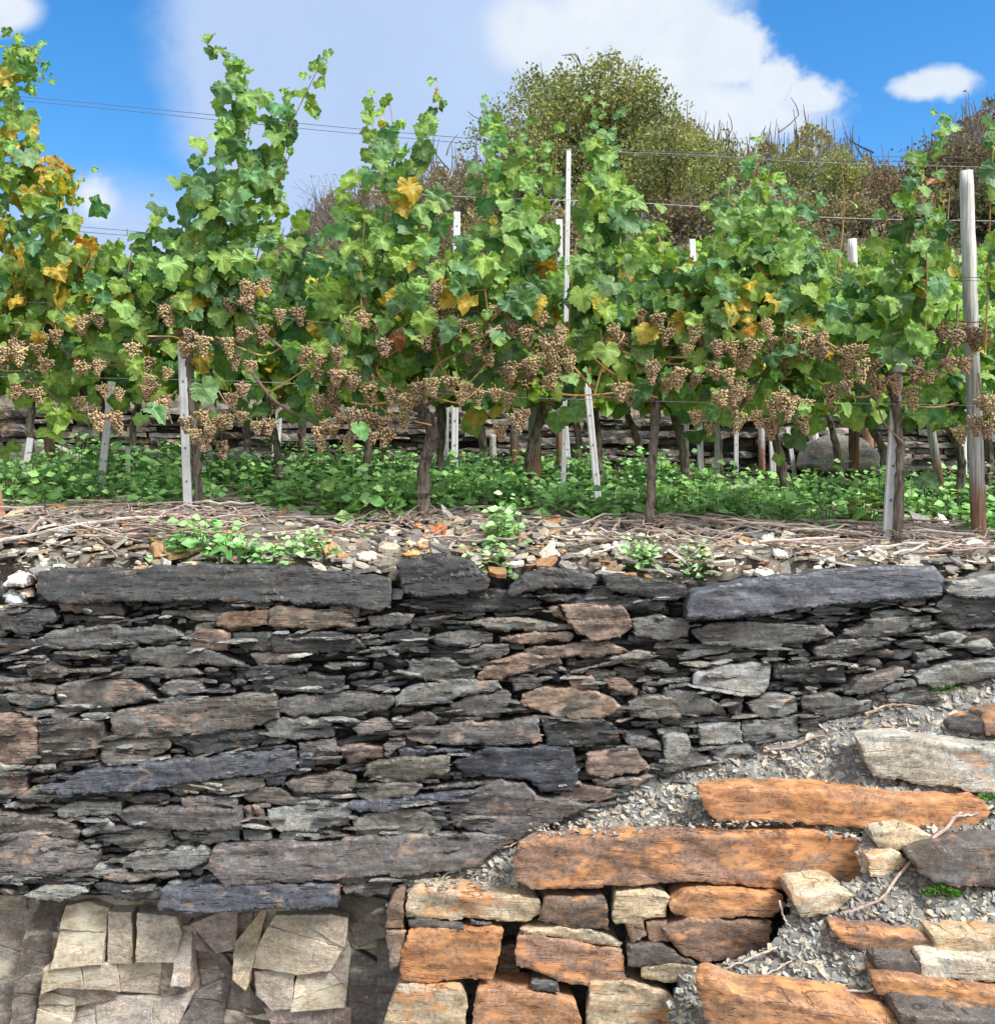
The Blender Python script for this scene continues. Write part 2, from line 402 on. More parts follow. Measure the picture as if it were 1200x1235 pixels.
    nxt = {a: b for a, b in bd}; prv = {b: a for a, b in bd}
    i_n = np.array([m1.get(nxt.get(a, a), m1[a]) for a in bi]); i_p = np.array([m1.get(prv.get(a, a), m1[a]) for a in bi])
    B1 = V[bi].copy()
    for _ in range(2): B1 = .5 * B1 + .25 * (B1[i_n] + B1[i_p])       # the break evens out away from the face
    B1r = B1.copy()
    for _ in range(5): B1r = .5 * B1r + .25 * (B1r[i_n] + B1r[i_p])
    B1[:, 1] = np.maximum(B1[:, 1] + .025, Y + .005); B1[:, [0, 2]] += (rng.random((nb, 2)) - .5) * .003
    B2 = B1r.copy(); B2[:, 1] = Y + depth; B2[:, [0, 2]] = cen[[0, 2]] + (B2[:, [0, 2]] - cen[[0, 2]]) * .93
    V2 = np.vstack([V, B1, B2])
    for a, b in bd:
        i, jn = m1[a], m1[b]
        faces.append([b, a, base + i, base + jn]); faces.append([base + jn, base + i, base + nb + i, base + nb + jn])
    C = np.empty((len(V2), 4)); C[:, :3] = tintc; C[:, 3] = rust
    return V2, faces, C
PAL = {'g': (.095, .096, .093), 'd': (.040, .041, .042), 'b': (.066, .073, .092), 'n': (.098, .091, .083), 'm': (.092, .087, .087),
       'p': (.215, .215, .195), 'o': (.118, .114, .100), 'r': (.108, .083, .072), 'k': (.035, .035, .038), 'l': (.165, .170, .165)}
PAL = {k: tuple(np.array(v) * (.74, .755, .775)) for k, v in PAL.items()}
RUST = {'g': .05, 'd': .0, 'b': .06, 'n': .2, 'm': .14, 'p': .06, 'o': .16, 'r': .30, 'k': .0, 'l': .05}
def Yw(py): return 4.50 - (py - 690) / 390 * .15
# ------------------------------------------------------------------ the dark slate wall
WS = [  # tile, colour, protrusion (cm), outline, [rust]
('S','d',5,[(55,692),(70,687),(150,688),(230,684),(320,683),(400,690),(468,697),(470,730),(455,734),(430,729),(400,726),(330,723),(250,723),(180,723),(110,725),(70,723),(54,715)]),
('A','d',4,[(0,415),(100,405),(200,405),(215,440),(150,480),(80,485),(30,470),(0,450)]),
('A','r',2,[(218,375),(275,370),(275,412),(218,412)],.9),
('A','n',2,[(278,375),(350,370),(440,385),(455,420),(375,425),(280,415)]),
('A','d',1,[(230,425),(370,430),(470,440),(480,462),(320,450),(235,455)]),
('A','g',3,[(130,515),(220,475),(330,480),(400,460),(480,475),(600,465),(670,500),(600,520),(480,525),(380,545),(250,540),(150,530)]),
('A','r',3,[(793,430),(830,415),(985,405),(970,460),(860,470),(795,465)],.95),
('A','o',3,[(978,410),(1010,392),(1110,400),(1200,410),(1285,420),(1290,465),(1200,462),(1120,470),(980,460)],.6),
('A','r',3,[(690,510),(720,470),(840,490),(830,550),(700,545)],.6),
('A','d',2,[(845,495),(985,485),(990,545),(900,560),(850,530)]),
('A','d',3,[(992,490),(1200,488),(1290,500),(1325,540),(1200,560),(995,555)]),
('A','g',3,[(455,555),(560,540),(700,540),(800,560),(890,600),(820,610),(720,600),(600,610),(490,590)]),
('A','g',2,[(405,640),(430,610),(560,610),(700,615),(740,635),(650,650),(520,650),(420,655)]),
('A','o',2,[(105,620),(180,590),(280,625),(230,650),(120,650)]),
('A','n',3,[(-40,655),(0,650),(100,660),(210,685),(210,700),(120,700),(0,690),(-40,690)]),
('A','l',2,[(-20,715),(90,700),(200,720),(215,745),(130,760),(20,740)]),
('A','n',3,[(220,680),(330,655),(480,660),(550,705),(580,730),(440,745),(250,770),(222,720)],.25),
('A','g',2,[(580,690),(640,660),(740,665),(750,700),(620,715)]),
('A','l',3,[(580,735),(640,720),(760,715),(770,735),(650,750),(585,752)]),
('A','l',2,[(90,770),(240,765),(300,775),(240,795),(100,790)]),
('A','r',3,[(-60,790),(0,788),(140,800),(140,950),(60,960),(-60,945)],.5),
('A','n',2,[(145,810),(250,800),(380,815),(380,870),(350,930),(200,955),(145,950)]),
('A','n',4,[(415,775),(600,745),(900,715),(1000,715),(1015,790),(900,830),(560,860),(440,865),(420,830)],.2),
('S','g',3,[(337,842),(400,834),(470,837),(478,846),(465,855),(400,857),(357,862),(340,855)]),
('A','d',2,[(850,620),(960,600),(1130,605),(1100,640),(920,660)]),
('A','d',2,[(915,665),(1050,640),(1250,645),(1240,685),(1000,710),(930,700)]),
('A','m',2,[(905,570),(1080,555),(1090,590),(940,605)]),
('A','o',2,[(370,890),(480,870),(620,870),(620,900),(540,950),(400,965),(370,940)]),
('A','d',2,[(620,860),(760,840),(960,840),(970,880),(840,915),(720,930),(640,890)]),
('A','l',2,[(960,820),(1020,800),(1200,795),(1210,860),(1080,870),(980,865)]),
('A','m',1,[(1080,890),(1215,870),(1225,940),(1085,940)]),
('S','b',5,[(55,947),(87,940),(100,929),(200,918),(354,905),(355,928),(267,937),(220,942),(167,950),(120,952),(80,952)]),
('B','n',4,[(0,372),(100,375),(105,405),(100,425),(0,408)],.3),
('B','k',7,[(240,245),(290,225),(380,210),(500,230),(570,290),(560,320),(470,345),(320,350),(265,330)]),
('B','d',5,[(640,330),(700,270),(800,255),(900,265),(960,290),(930,330),(820,320),(720,335),(640,350)]),
('B','d',5,[(975,285),(1050,275),(1130,295),(1275,312),(1280,360),(1190,365),(1080,350),(985,325)]),
('B','d',2,[(290,370),(450,345),(640,340),(760,380),(750,400),(600,410),(440,410),(300,395)]),
('B','d',3,[(650,352),(900,350),(1200,365),(1200,405),(900,390),(780,372)]),
('B','r',5,[(820,390),(900,385),(1050,400),(1085,460),(1040,500),(940,510),(880,480),(850,440)],.45),
('B','r',3,[(775,395),(820,388),(850,440),(800,425)],.7),
('B','g',4,[(1080,440),(1200,428),(1285,450),(1280,495),(1200,510),(1100,500)]),
('B','g',3,[(135,430),(240,415),(305,420),(290,450),(200,470),(140,465)]),
('B','o',3,[(485,455),(600,435),(720,440),(860,455),(870,470),(760,480),(600,475)]),
('B','r',3,[(605,500),(750,485),(870,490),(860,515),(700,525),(610,520)],.35),
('B','d',2,[(170,500),(250,480),(350,490),(350,520),(200,520)]),
('B','g',2,[(140,540),(300,520),(350,530),(250,560),(160,570)]),
('B','g',2,[(360,500),(470,480),(580,490),(580,520),(470,535),(380,525)]),
('B','g',2,[(490,560),(560,530),(640,530),(640,560),(580,585),(500,580)]),
('B','r',3,[(700,545),(860,530),(1000,520),(1080,555),(980,575),(840,575),(700,560)],.35),
('B','o',3,[(1000,580),(1090,555),(1170,560),(1100,595),(1020,595)]),
('B','r',4,[(560,595),(680,565),(820,570),(830,600),(700,625),(600,650),(530,645)],.5),
('B','g',3,[(265,645),(290,590),(420,585),(520,620),(510,655),(400,665)]),
('B','l',4,[(235,710),(300,675),(480,655),(600,660),(615,690),(520,705),(440,725),(240,745)]),
('B','m',2,[(640,650),(740,640),(760,680),(660,695)]),
('B','b',-4,[(785,640),(820,630),(850,670),(830,685),(800,670)]),
('B','r',2,[(850,640),(940,640),(965,690),(870,690)]),
('B','o',4,[(690,710),(760,690),(930,695),(1000,720),(1075,770),(960,790),(820,790),(740,760),(690,745)],.72),
('B','m',3,[(430,745),(500,715),(640,705),(650,740),(600,790),(500,785),(440,775)]),
('B','r',2,[(980,660),(1040,655),(1110,690),(1100,715),(1000,690)]),
('B','o',3,[(1070,735),(1130,715),(1230,720),(1260,790),(1080,790)],.1),
('B','m',4,[(265,850),(300,830),(500,810),(740,795),(755,870),(640,885),(470,885),(290,880)]),
('B','m',2,[(250,795),(330,770),(400,795),(370,815),(270,825)]),
('B','m',2,[(75,830),(170,800),(240,830),(200,855),(100,860)]),
('B','d',3,[(760,800),(970,795),(1030,830),(1040,880),(900,890),(780,890)]),
('B','b',3,[(245,910),(480,900),(480,915),(330,930),(250,935)]),
('B','r',2,[(25,905),(120,890),(190,900),(190,935),(70,955)],.35),
('B','m',2,[(190,890),(260,860),(270,890),(200,930)]),
('S','b',5,[(548,918),(590,902),(690,902),(694,935),(690,948),(650,950),(640,938),(560,930)],.05),
('S','r',4,[(706,908),(763,900),(783,925),(725,935),(707,930)],.35),
('B','g',2,[(1050,860),(1180,880),(1190,910),(1080,900)]),
('C','b',7,[(78,395),(90,340),(300,300),(700,260),(960,255),(990,290),(985,345),(900,362),(600,378),(450,398),(330,415),(180,425),(75,425)],.03),
('C','l',6,[(1000,330),(1020,300),(1170,280),(1330,272),(1330,350),(1100,360),(1010,345)]),
('C','d',3,[(970,390),(1010,352),(1100,364),(1330,356),(1330,460),(1050,470),(975,430)]),
('C','g',3,[(100,480),(200,450),(400,455),(560,460),(610,500),(500,520),(350,550),(290,535),(140,525)]),
('C','g',2,[(540,545),(640,515),(780,510),(790,540),(650,570),(550,570)]),
('C','g',3,[(640,490),(750,440),(960,430),(960,470),(830,495),(700,500)]),
('C','l',3,[(930,500),(1050,485),(1090,500),(1060,525),(950,520)]),
('C','l',2,[(1080,530),(1160,510),(1190,545),(1110,560)]),
('C','g',2,[(900,560),(1000,545),(1040,570),(920,600)]),
('C','d',2,[(390,610),(560,600),(650,610),(650,665),(500,670),(400,650)]),
('C','p',3,[(660,600),(700,600),(700,618),(660,615)]),
('C','l',3,[(110,640),(200,610),(385,605),(370,680),(330,710),(140,680),(105,670)]),
('C','n',5,[(640,700),(700,650),(850,615),(855,640),(770,690),(660,705)],.2),
('C','g',4,[(770,680),(890,655),(900,680),(800,700)]),
('C','l',4,[(900,640),(1000,600),(1200,580),(1330,575),(1330,640),(1200,640),(1000,680),(910,665)]),
('C','l',2,[(800,720),(880,690),(980,685),(960,720),(850,755),(800,750)]),
('C','g',3,[(0,690),(100,700),(140,720),(210,750),(220,780),(0,780)]),
('C','g',2,[(295,740),(400,710),(470,720),(475,770),(420,790),(330,790)]),
('C','g',3,[(500,720),(600,710),(740,735),(730,770),(600,790),(500,760)]),
('C','g',3,[(285,810),(480,790),(483,862),(380,872),(280,880)]),
('C','d',3,[(486,792),(550,795),(550,850),(488,862)]),
('C','l',3,[(120,820),(270,810),(280,880),(130,885)]),
('C','l',3,[(0,860),(80,855),(100,905),(160,930),(150,960),(0,985)]),
('C','l',2,[(150,900),(300,885),(320,920),(200,955)]),
('C','d',1,[(230,730),(285,725),(280,795),(240,780)]),
('D','p',3,[(-40,45),(95,50),(120,75),(60,90),(-40,90)]),
('D','m',2,[(-40,92),(95,87),(100,150),(40,170),(-40,165)]),
('D','o',2,[(70,165),(130,130),(240,160),(180,185),(90,180)]),
('D','p',3,[(20,190),(130,185),(150,200),(90,210),(30,205)]),
('D','l',2,[(200,215),(270,190),(440,185),(440,215),(380,235),(230,235)]),
('D','n',3,[(-60,215),(0,220),(150,235),(270,265),(300,285),(280,315),(130,300),(-60,285)],.3),
('D','l',2,[(300,290),(390,245),(420,265),(400,290),(320,305)]),
('D','m',4,[(435,220),(480,205),(660,205),(880,202),(885,270),(770,280),(640,275),(480,270)],.15),
('D','m',3,[(660,167),(860,160),(865,198),(670,201)]),
('D','g',2,[(360,310),(430,290),(620,285),(630,320),(580,355),(460,350)]),
('D','l',2,[(630,290),(740,285),(870,280),(870,320),(760,335),(640,310)]),
('D','r',2,[(885,205),(910,200),(930,250),(935,285),(900,255)],.3),
('D','r',2,[(920,195),(960,210),(972,280),(940,285)],.3),
('D','l',3,[(975,210),(1190,185),(1265,190),(1270,265),(1100,280),(990,275)]),
('D','l',2,[(1020,285),(1100,280),(1100,325),(1020,330)]),
('D','g',2,[(880,285),(985,290),(985,330),(890,320)]),
('D','m',4,[(-60,290),(90,290),(260,320),(370,360),(360,400),(180,430),(-60,415)],.3),
('D','l',4,[(445,390),(500,365),(740,345),(770,385),(690,420),(500,425)]),
('S','m',6,[(257,1037),(267,1017),(400,1012),(500,1005),(635,1006),(590,1028),(575,1040),(520,1048),(400,1052),(280,1058)],.22),
('D','p',3,[(-40,425),(120,430),(160,455),(60,470),(-40,465)]),
('D','p',3,[(220,430),(380,415),(470,430),(380,450),(240,450)]),
('D','n',3,[(380,440),(640,420),(655,440),(500,465),(390,460)],.4),
('D','p',4,[(105,510),(180,480),(320,480),(330,505),(240,530),(150,535)]),
('D','b',7,[(615,480),(850,465),(1200,470),(1232,470),(1226,540),(1000,545),(760,560),(600,555)],.15),
('D','d',2,[(330,480),(480,475),(600,500),(590,530),(450,530)]),
('D','o',2,[(600,125),(680,110),(760,120),(740,140),(640,155)]),
('D','o',2,[(750,110),(890,95),(960,100),(950,140),(870,150),(760,145)]),
('D','b',2,[(965,100),(1035,95),(1030,125),(970,120)]),
('D','n',2,[(860,150),(1000,130),(1085,170),(1080,190),(990,190),(900,180)],.3),
('D','n',3,[(1040,110),(1200,80),(1290,90),(1275,140),(1080,150)],.3),
('D','b',1,[(1085,15),(1145,10),(1140,55),(1085,60)]),
('D','n',1,[(1150,10),(1200,5),(1235,20),(1230,50),(1150,50)],.3),
('E','o',3,[(120,90),(130,45),(250,25),(430,20),(425,70),(330,100),(200,110)],.15),
('E','o',2,[(80,165),(110,125),(300,105),(330,130),(300,160),(170,175)],.15),
('E','b',4,[(45,200),(70,180),(300,165),(300,190),(200,210),(110,215)]),
('E','m',2,[(330,135),(480,115),(590,95),(590,120),(470,130)]),
('E','b',3,[(300,165),(510,140),(520,160),(400,180),(310,190)]),
('E','o',3,[(85,240),(200,210),(330,205),(400,270),(380,295),(160,305),(95,300)],.15),
('E','l',1,[(340,200),(380,190),(410,230),(390,255)]),
('S','m',4,[(543,965),(600,942),(633,945),(650,960),(677,960),(710,968),(660,992),(630,1007),(587,1000),(547,992)],.22),
('E','r',3,[(830,150),(880,120),(1030,140),(1050,155),(960,180),(840,175)],.45),
('E','n',3,[(940,97),(1080,92),(1165,87),(1100,125),(960,125)],.1),
('E','l',2,[(20,460),(90,440),(165,455),(110,475),(50,478)]),
('E','m',3,[(45,485),(110,477),(240,467),(200,515),(130,520),(50,505)]),
('E','g',2,[(250,450),(380,440),(330,490),(260,490)]),
('E','m',3,[(-60,468),(30,470),(35,530),(-60,535)]),
]
BND = ([440, 500, 570, 620, 660, 720, 780, 840, 900, 960, 1040, 1120, 1200, 1400], [1092, 1076, 1040, 1012, 998, 966, 942, 922, 905, 885, 850, 833, 820, 800])
def wall_bottom(px):                                            # where the wall ends: bedrock on the left, gravel slope on the right
    return np.where(px < 470, 1078, np.interp(px, BND[0], BND[1]) + 16)
wall = empty('slate_wall', W(600, 1080, 4.6) * np.array([1, 1, 0]) , 'tall dry stone retaining wall of dark slate carrying the vineyard terrace', 'wall')
GX0, GX1, GY0, GY1, GS = -420, 1640, 686, 1110, 2
ogx, ogy = np.meshgrid(np.arange(GX0, GX1, GS), np.arange(GY0, GY1, GS)); occ = np.zeros(ogx.shape, bool)
built = []
for e in WS:
    t, c, pr, pts = e[:4]; p = T(t, pts); c_ = np.array(PAL[c]); ru = e[4] * .55 if len(e) > 4 else RUST[c]
    # make outlines meet their neighbours a little more tightly
    cen = p.mean(0); p = cen + (p - cen) * np.array([1.018, 1.10])
    mid_dark = 1 - .32 * math.exp(-((cen[0] - 640) / 110) ** 2 - ((cen[1] - 900) / 90) ** 2)      # stones get darker towards the middle of the wall
    built.append((area(p), p, c_ * mid_dark * (.88 + .28 * rng.random()), ru, pr, c)); occ |= inpoly(ogx, ogy, p)
built.sort(key=lambda e: -e[0])
chips = MB()
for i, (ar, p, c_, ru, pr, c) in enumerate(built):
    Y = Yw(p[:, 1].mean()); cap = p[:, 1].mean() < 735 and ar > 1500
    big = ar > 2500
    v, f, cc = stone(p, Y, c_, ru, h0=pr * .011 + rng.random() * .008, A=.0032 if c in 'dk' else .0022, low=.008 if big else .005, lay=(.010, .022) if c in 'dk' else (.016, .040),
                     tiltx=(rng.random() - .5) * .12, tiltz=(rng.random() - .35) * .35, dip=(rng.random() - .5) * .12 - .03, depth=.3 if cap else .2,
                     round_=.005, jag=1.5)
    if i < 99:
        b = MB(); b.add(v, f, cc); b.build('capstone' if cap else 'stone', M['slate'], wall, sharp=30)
    else: chips.add(v, f, cc)
# thin slate flakes pinned into every gap between the traced stones
inside = (ogy < wall_bottom(ogx)) & (ogy > np.where((ogx > 478) & (ogx < 640), 716, 700) + np.where(ogx < 55, 36, 0))
keys = list('gggdddmmnllopb')
for tries in range(13500):
    free = None
    x = rng.uniform(GX0, GX1); y = rng.uniform(694, 1100)
    ix = int((x - GX0) / GS); iy = int((y - GY0) / GS)
    if ix >= occ.shape[1] or iy >= occ.shape[0] or occ[iy, ix] or not inside[iy, ix]: continue
    outside = x < -15 or x > 1215
    late = tries > 6500
    L = rng.lognormal(math.log(20 if late else 38), .5) * (2.2 if outside else 1); tt = rng.uniform(4, 8 if late else 13) * (2.0 if outside else 1); L = min(L, 150)
    a = rng.normal(-.03, .09)
    n = 9; ang = np.linspace(0, 2 * math.pi, n, endpoint=False) + rng.random(n) * .4
    px_ = np.sign(np.cos(ang)) * np.abs(np.cos(ang)) ** .6 * L / 2 * (.8 + .35 * rng.random(n)); py_ = np.sign(np.sin(ang)) * np.abs(np.sin(ang)) ** .55 * tt / 2 * (.75 + .4 * rng.random(n))
    p = np.stack([x + px_ * math.cos(a) - py_ * math.sin(a), y + px_ * math.sin(a) + py_ * math.cos(a)], -1)
    x0, y0 = ((p.min(0) - (GX0, GY0)) / GS).astype(int); x1, y1 = ((p.max(0) - (GX0, GY0)) / GS).astype(int) + 2
    x0 = max(x0, 0); y0 = max(y0, 0)
    sx, sy = ogx[y0:y1, x0:x1], ogy[y0:y1, x0:x1]; m = inpoly(sx, sy, p)
    if m.sum() < 4 or (occ[y0:y1, x0:x1] & m).sum() > .35 * m.sum(): continue
    if p[:, 1].max() > wall_bottom(x) + 4: continue
    occ[y0:y1, x0:x1] |= m
    c = keys[rng.integers(len(keys))]; c_ = np.array(PAL[c]) * rng.uniform(.75, 1.25)
    v, f, cc = stone(p, Yw(y), c_, RUST[c] * rng.random() * 1.3, dx=6 if not outside else 10, dz=2.1 if not outside else 6, h0=rng.uniform(-.035, .018), A=.004, low=.005, round_=.004, roundw=.004,
                     tiltx=rng.normal(0, .12), tiltz=rng.normal(.1, .25), depth=.12, jag=1.1)
    chips.add(v, f, cc)
# thin splinters standing proud along the joints
for k in range(900):
    x = rng.uniform(-150, 1360); y = rng.uniform(712, 1100)
    if y > wall_bottom(x) - 3 or (470 < x < 640 and y < 725): continue
    iy, ix = int((y - GY0) / GS), int((x - GX0) / GS)
    L = rng.lognormal(math.log(30), .5); tt = rng.uniform(2.2, 5.0); a = rng.normal(-.04, .10); n = 7
    ang = np.linspace(0, 2 * math.pi, n, endpoint=False) + rng.random(n) * .5
    px_ = np.sign(np.cos(ang)) * np.abs(np.cos(ang)) ** .8 * L / 2 * (.7 + .4 * rng.random(n)); py_ = np.sin(ang) * tt / 2 * (.7 + .5 * rng.random(n))
    p = np.stack([x + px_ * math.cos(a) - py_ * math.sin(a), y + px_ * math.sin(a) + py_ * math.cos(a)], -1)
    c = 'ggddnmllp'[rng.integers(9)]
    v, f, cc = stone(p, Yw(y), np.array(PAL[c]) * rng.uniform(.7, 1.2), .1 * rng.random(), dx=6, dz=2.0, h0=rng.uniform(.025, .06), A=.002, low=.003, round_=.003, roundw=.003, tiltx=rng.normal(0, .2), tiltz=rng.normal(.2, .3), depth=.07, jag=.8)
    chips.add(v, f, cc)
o = chips.build('slate_chips', M['slate'], wall, sharp=30); o['kind'] = 'stuff'
# rubble core behind the stones
b = MB(); gx = np.arange(-430, 1660, 12.); gy = np.arange(700, 1300, 10.)
PX, PY = np.meshgrid(gx, gy); Yc = np.vectorize(Yw)(PY) + .075 + fbm(PX * .05, PY * .12, 4) * .05
P3 = np.stack([(PX - 600) / F * Yc, Yc, CZ - (PY - 617.5) / F * Yc], -1)
I = np.arange(PX.size).reshape(PX.shape); f = np.stack([I[:-1, :-1], I[:-1, 1:], I[1:, 1:], I[1:, :-1]], -1)
kc = (PY < 1086) | (PX > 560); kc = kc[:-1, :-1] & kc[1:, 1:]; f = f[kc].reshape(-1, 4)
cc = np.empty((PX.size, 4)); cc[:, :3] = np.array(PAL['d']) * .7; cc[:, 3] = 0
b.add(P3.reshape(-1, 3), f, cc); b.build('rubble_core', M['slate'], wall)

# ------------------------------------------------------------------ bedrock outcrop, lower left
BR = [('S','m',-4,[(-60,1060),(80,1062),(160,1068),(240,1082),(330,1086),(420,1080),(480,1078),(500,1110),(500,1300),(-60,1300)],.35),
('D','g',-2,[(-90,480),(110,500),(150,560),(90,700),(60,800),(20,1085),(-90,1090)],.2),
('D','d',1,[(150,555),(240,560),(205,700),(170,870),(130,1085),(50,1085),(80,800),(110,640)],.15),
('D','p',4,[(245,562),(320,550),(392,578),(378,760),(205,772)],.55),
('D','p',5,[(402,580),(486,578),(487,762),(392,766)],.3),
('D','p',6,[(514,575),(640,600),(660,660),(633,760),(510,748)],.15),
('D','l',3,[(642,640),(690,650),(700,830),(632,832)],.2),
('D','p',2,[(180,778),(400,768),(620,772),(640,860),(560,898),(400,868),(230,848),(170,868)],.35),
('D','p',2,[(152,872),(268,902),(250,1085),(122,1085)],.4),
('D','l',1,[(282,892),(560,902),(700,872),(650,985),(620,1085),(262,1085)],.25),
('D','m',2,[(700,620),(760,598),(858,562),(850,720),(782,732)],.2),
('D','d',-1,[(690,630),(720,640),(850,800),(1000,985),(1030,1085),(960,1085),(830,850)],.1),
('D','d',2,[(830,832),(800,985),(790,1085),(630,1085),(660,975),(720,872)],.08),
('D','o',2,[(852,700),(930,600),(962,578),(922,760),(900,850),(852,812)],.2),
('D','p',5,[(946,690),(1000,600),(1200,588),(1260,600),(1250,690),(1200,780),(1080,798),(922,780)],.35),
('D','l',4,[(922,802),(1070,792),(1060,920),(992,930),(932,880)],.3),
('D','p',4,[(1082,800),(1200,782),(1260,800),(1250,920),(1062,928)],.4),
('D','m',3,[(962,932),(1200,926),(1270,930),(1270,1085),(1040,1085)],.15),
('E','d',2,[(0,520),(200,530),(210,640),(100,700),(60,640),(0,590)],.1),
('E','m',1,[(0,602),(70,722),(60,848),(0,800)],.3),
('E','d',2,[(72,722),(215,800),(200,1085),(60,1085),(62,850)],.1),
('E','l',2,[(-10,812),(58,852),(50,1085),(-10,1085)],.3)]
BC = {'p': (.325, .288, .24), 'l': (.28, .25, .228), 'm': (.215, .18, .165), 'd': (.085, .076, .072), 'g': (.18, .16, .145), 'o': (.21, .18, .13)}
bed = MB()
def clip_poly(p, n, c):
    """part of polygon p with p.n <= c"""
    out = []; d = p @ n - c
    for i in range(len(p)):
        j = (i + 1) % len(p)
        if d[i] <= 0: out.append(p[i])
        if d[i] * d[j] < 0: out.append(p[i] + (p[j] - p[i]) * (d[i] / (d[i] - d[j])))
    return np.array(out)
def split(p, ang, target):
    """break a facet along two joint sets into angular pieces"""
    if len(p) < 3: return []
    ar = area(p)
    if ar < target * rng.uniform(.6, 2.6): return [p]
    a = ang + rng.normal(0, .16)
    ext = [(p @ np.array([math.cos(a + k), math.sin(a + k)])) for k in (0, math.pi / 2)]
    w = [e.max() - e.min() for e in ext]; k = 0 if w[0] * rng.uniform(.6, 1.3) > w[1] * 1.5 else 1
    n = np.array([math.cos(a + k * math.pi / 2), math.sin(a + k * math.pi / 2)]); e = ext[k]; c = e.min() + (e.max() - e.min()) * rng.uniform(.3, .7)
    return split(clip_poly(p, n, c), ang, target) + split(clip_poly(p, -n, -c), ang, target)
def rough(p):
    out = []
    for i in range(len(p)):
        a, b = p[i], p[(i + 1) % len(p)]; L = np.hypot(*(b - a)); n = max(1, int(L / 6))
        for k in range(n): out.append(a + (b - a) * k / n + (rng.normal(0, .45, 2) if k else 0))
    return np.array(out)
S_b = 4.42 / F
for q, (t, c, pr, pts, ru) in enumerate(BR):
    p = T(t, pts); cen = p.mean(0); first = q == 0
    if first: p = np.array([(-430, 1050), (505, 1050), (505, 1310), (-430, 1310)], float)
    else: p = cen + (p - cen) * 1.035
    tx, ty = (rng.normal(0, .16), rng.normal(.10, .12)) if not first else (0, 0)
    base_h = -.035 if first else pr * .006
    if c == 'd' and not first: tx *= 2.2; base_h -= .004
    for piece in split(p, rng.normal(0, .18) + (.5 if c == 'd' else 0), 1500 if first else rng.choice([500, 1300, 2600])):
        if len(piece) < 3 or area(piece) < 12: continue
        o = rough(piece); pc = o.mean(0); hp = base_h + rng.normal(0, .0024) + (rng.normal(0, .008) if first else 0)
        ax_, ay_ = tx + rng.normal(0, .03), ty + rng.normal(0, .03)
        def at(pp, dh): 
            h = hp + dh + (pp[:, 0] - cen[0]) * S_b * ax_ + (pp[:, 1] - cen[1]) * S_b * ay_
            Yp = 4.42 - h; return np.stack([(pp[:, 0] - 600) / F * 4.42, Yp, CZ - (pp[:, 1] - 617.5) / F * 4.42], -1)
        n = len(o); r = np.hypot(*(o - pc).T); inn = pc + (o - pc) * (1 - np.minimum(.35, 1.3 / np.maximum(r, 1)))[:, None]
        v = np.vstack([at(inn, 0), at(o, -.0022), at(o, -.0022) * [1, 0, 1] + [0, 4.52, 0], at(pc[None], rng.normal(0, .0016))])
        f = [[i, (i + 1) % n, 3 * n] for i in range(n)] + [[i, n + i, n + (i + 1) % n, (i + 1) % n] for i in range(n)] + [[n + i, 2 * n + i, 2 * n + (i + 1) % n, n + (i + 1) % n] for i in range(n)]
        bed.add(v, f, (*(np.array(BC[c]) * (.8 if first else 1) * rng.uniform(.86, 1.12)), ru * .75 * rng.uniform(.6, 1.4)))
tag(bed.build('bedrock_outcrop', M['bedrock']), 'pale jointed bedrock outcrop under the left end of the dark wall', 'rock')
# ------------------------------------------------------------------ gravel slope and the rust-coloured lower wall (right)
SL = .9
def Bnd(px): return np.interp(px, BND[0], BND[1])
def G(px, py):
    """depth of the gravel slope seen at pixel (px, py)"""
    yb = Bnd(px); a = (yb - 617.5) / F; b = (np.maximum(py, yb - 14) - 617.5) / F
    return Yw(yb) * (a + SL) / (b + SL)
def Yfw(px): return np.interp(px, [460, 650, 850, 1000, 1060], [4.20, 4.12, 4.02, 3.96, 3.93])
FWP = [(455, 1080), (622, 1078), (624, 1024), (850, 1006), (1035, 1008), (1042, 1060), (955, 1074), (950, 1086), (955, 1100), (930, 1140), (870, 1163), (820, 1178), (812, 1205), (790, 1300), (455, 1300)]
gx = np.arange(455, 1700, 5.); gy = np.arange(770, 1330, 5.)
PX, PY = np.meshgrid(gx, gy); YG = G(PX, PY)
infw = inpoly(PX, PY, FWP)
YG = np.where(infw, np.maximum(YG, Yfw(PX) + .2), YG)
YG = YG - fbm(PX * .03, PY * .05, 21) * .04
P3 = np.stack([(PX - 600) / F * YG, YG, CZ - (PY - 617.5) / F * YG], -1)
ok = PY > Bnd(PX) - 14
I = np.arange(PX.size).reshape(PX.shape); f = np.stack([I[:-1, :-1], I[:-1, 1:], I[1:, 1:], I[1:, :-1]], -1)
keep = ok[:-1, :-1] & ok[1:, 1:] & ok[1:, :-1] & ok[:-1, 1:]; f = f[keep].reshape(-1, 4)
b = MB(); b.add(P3.reshape(-1, 3), f, (.098, .097, .093, 0))
tag(b.build('debris_slope', M['gravel']), kind='structure')

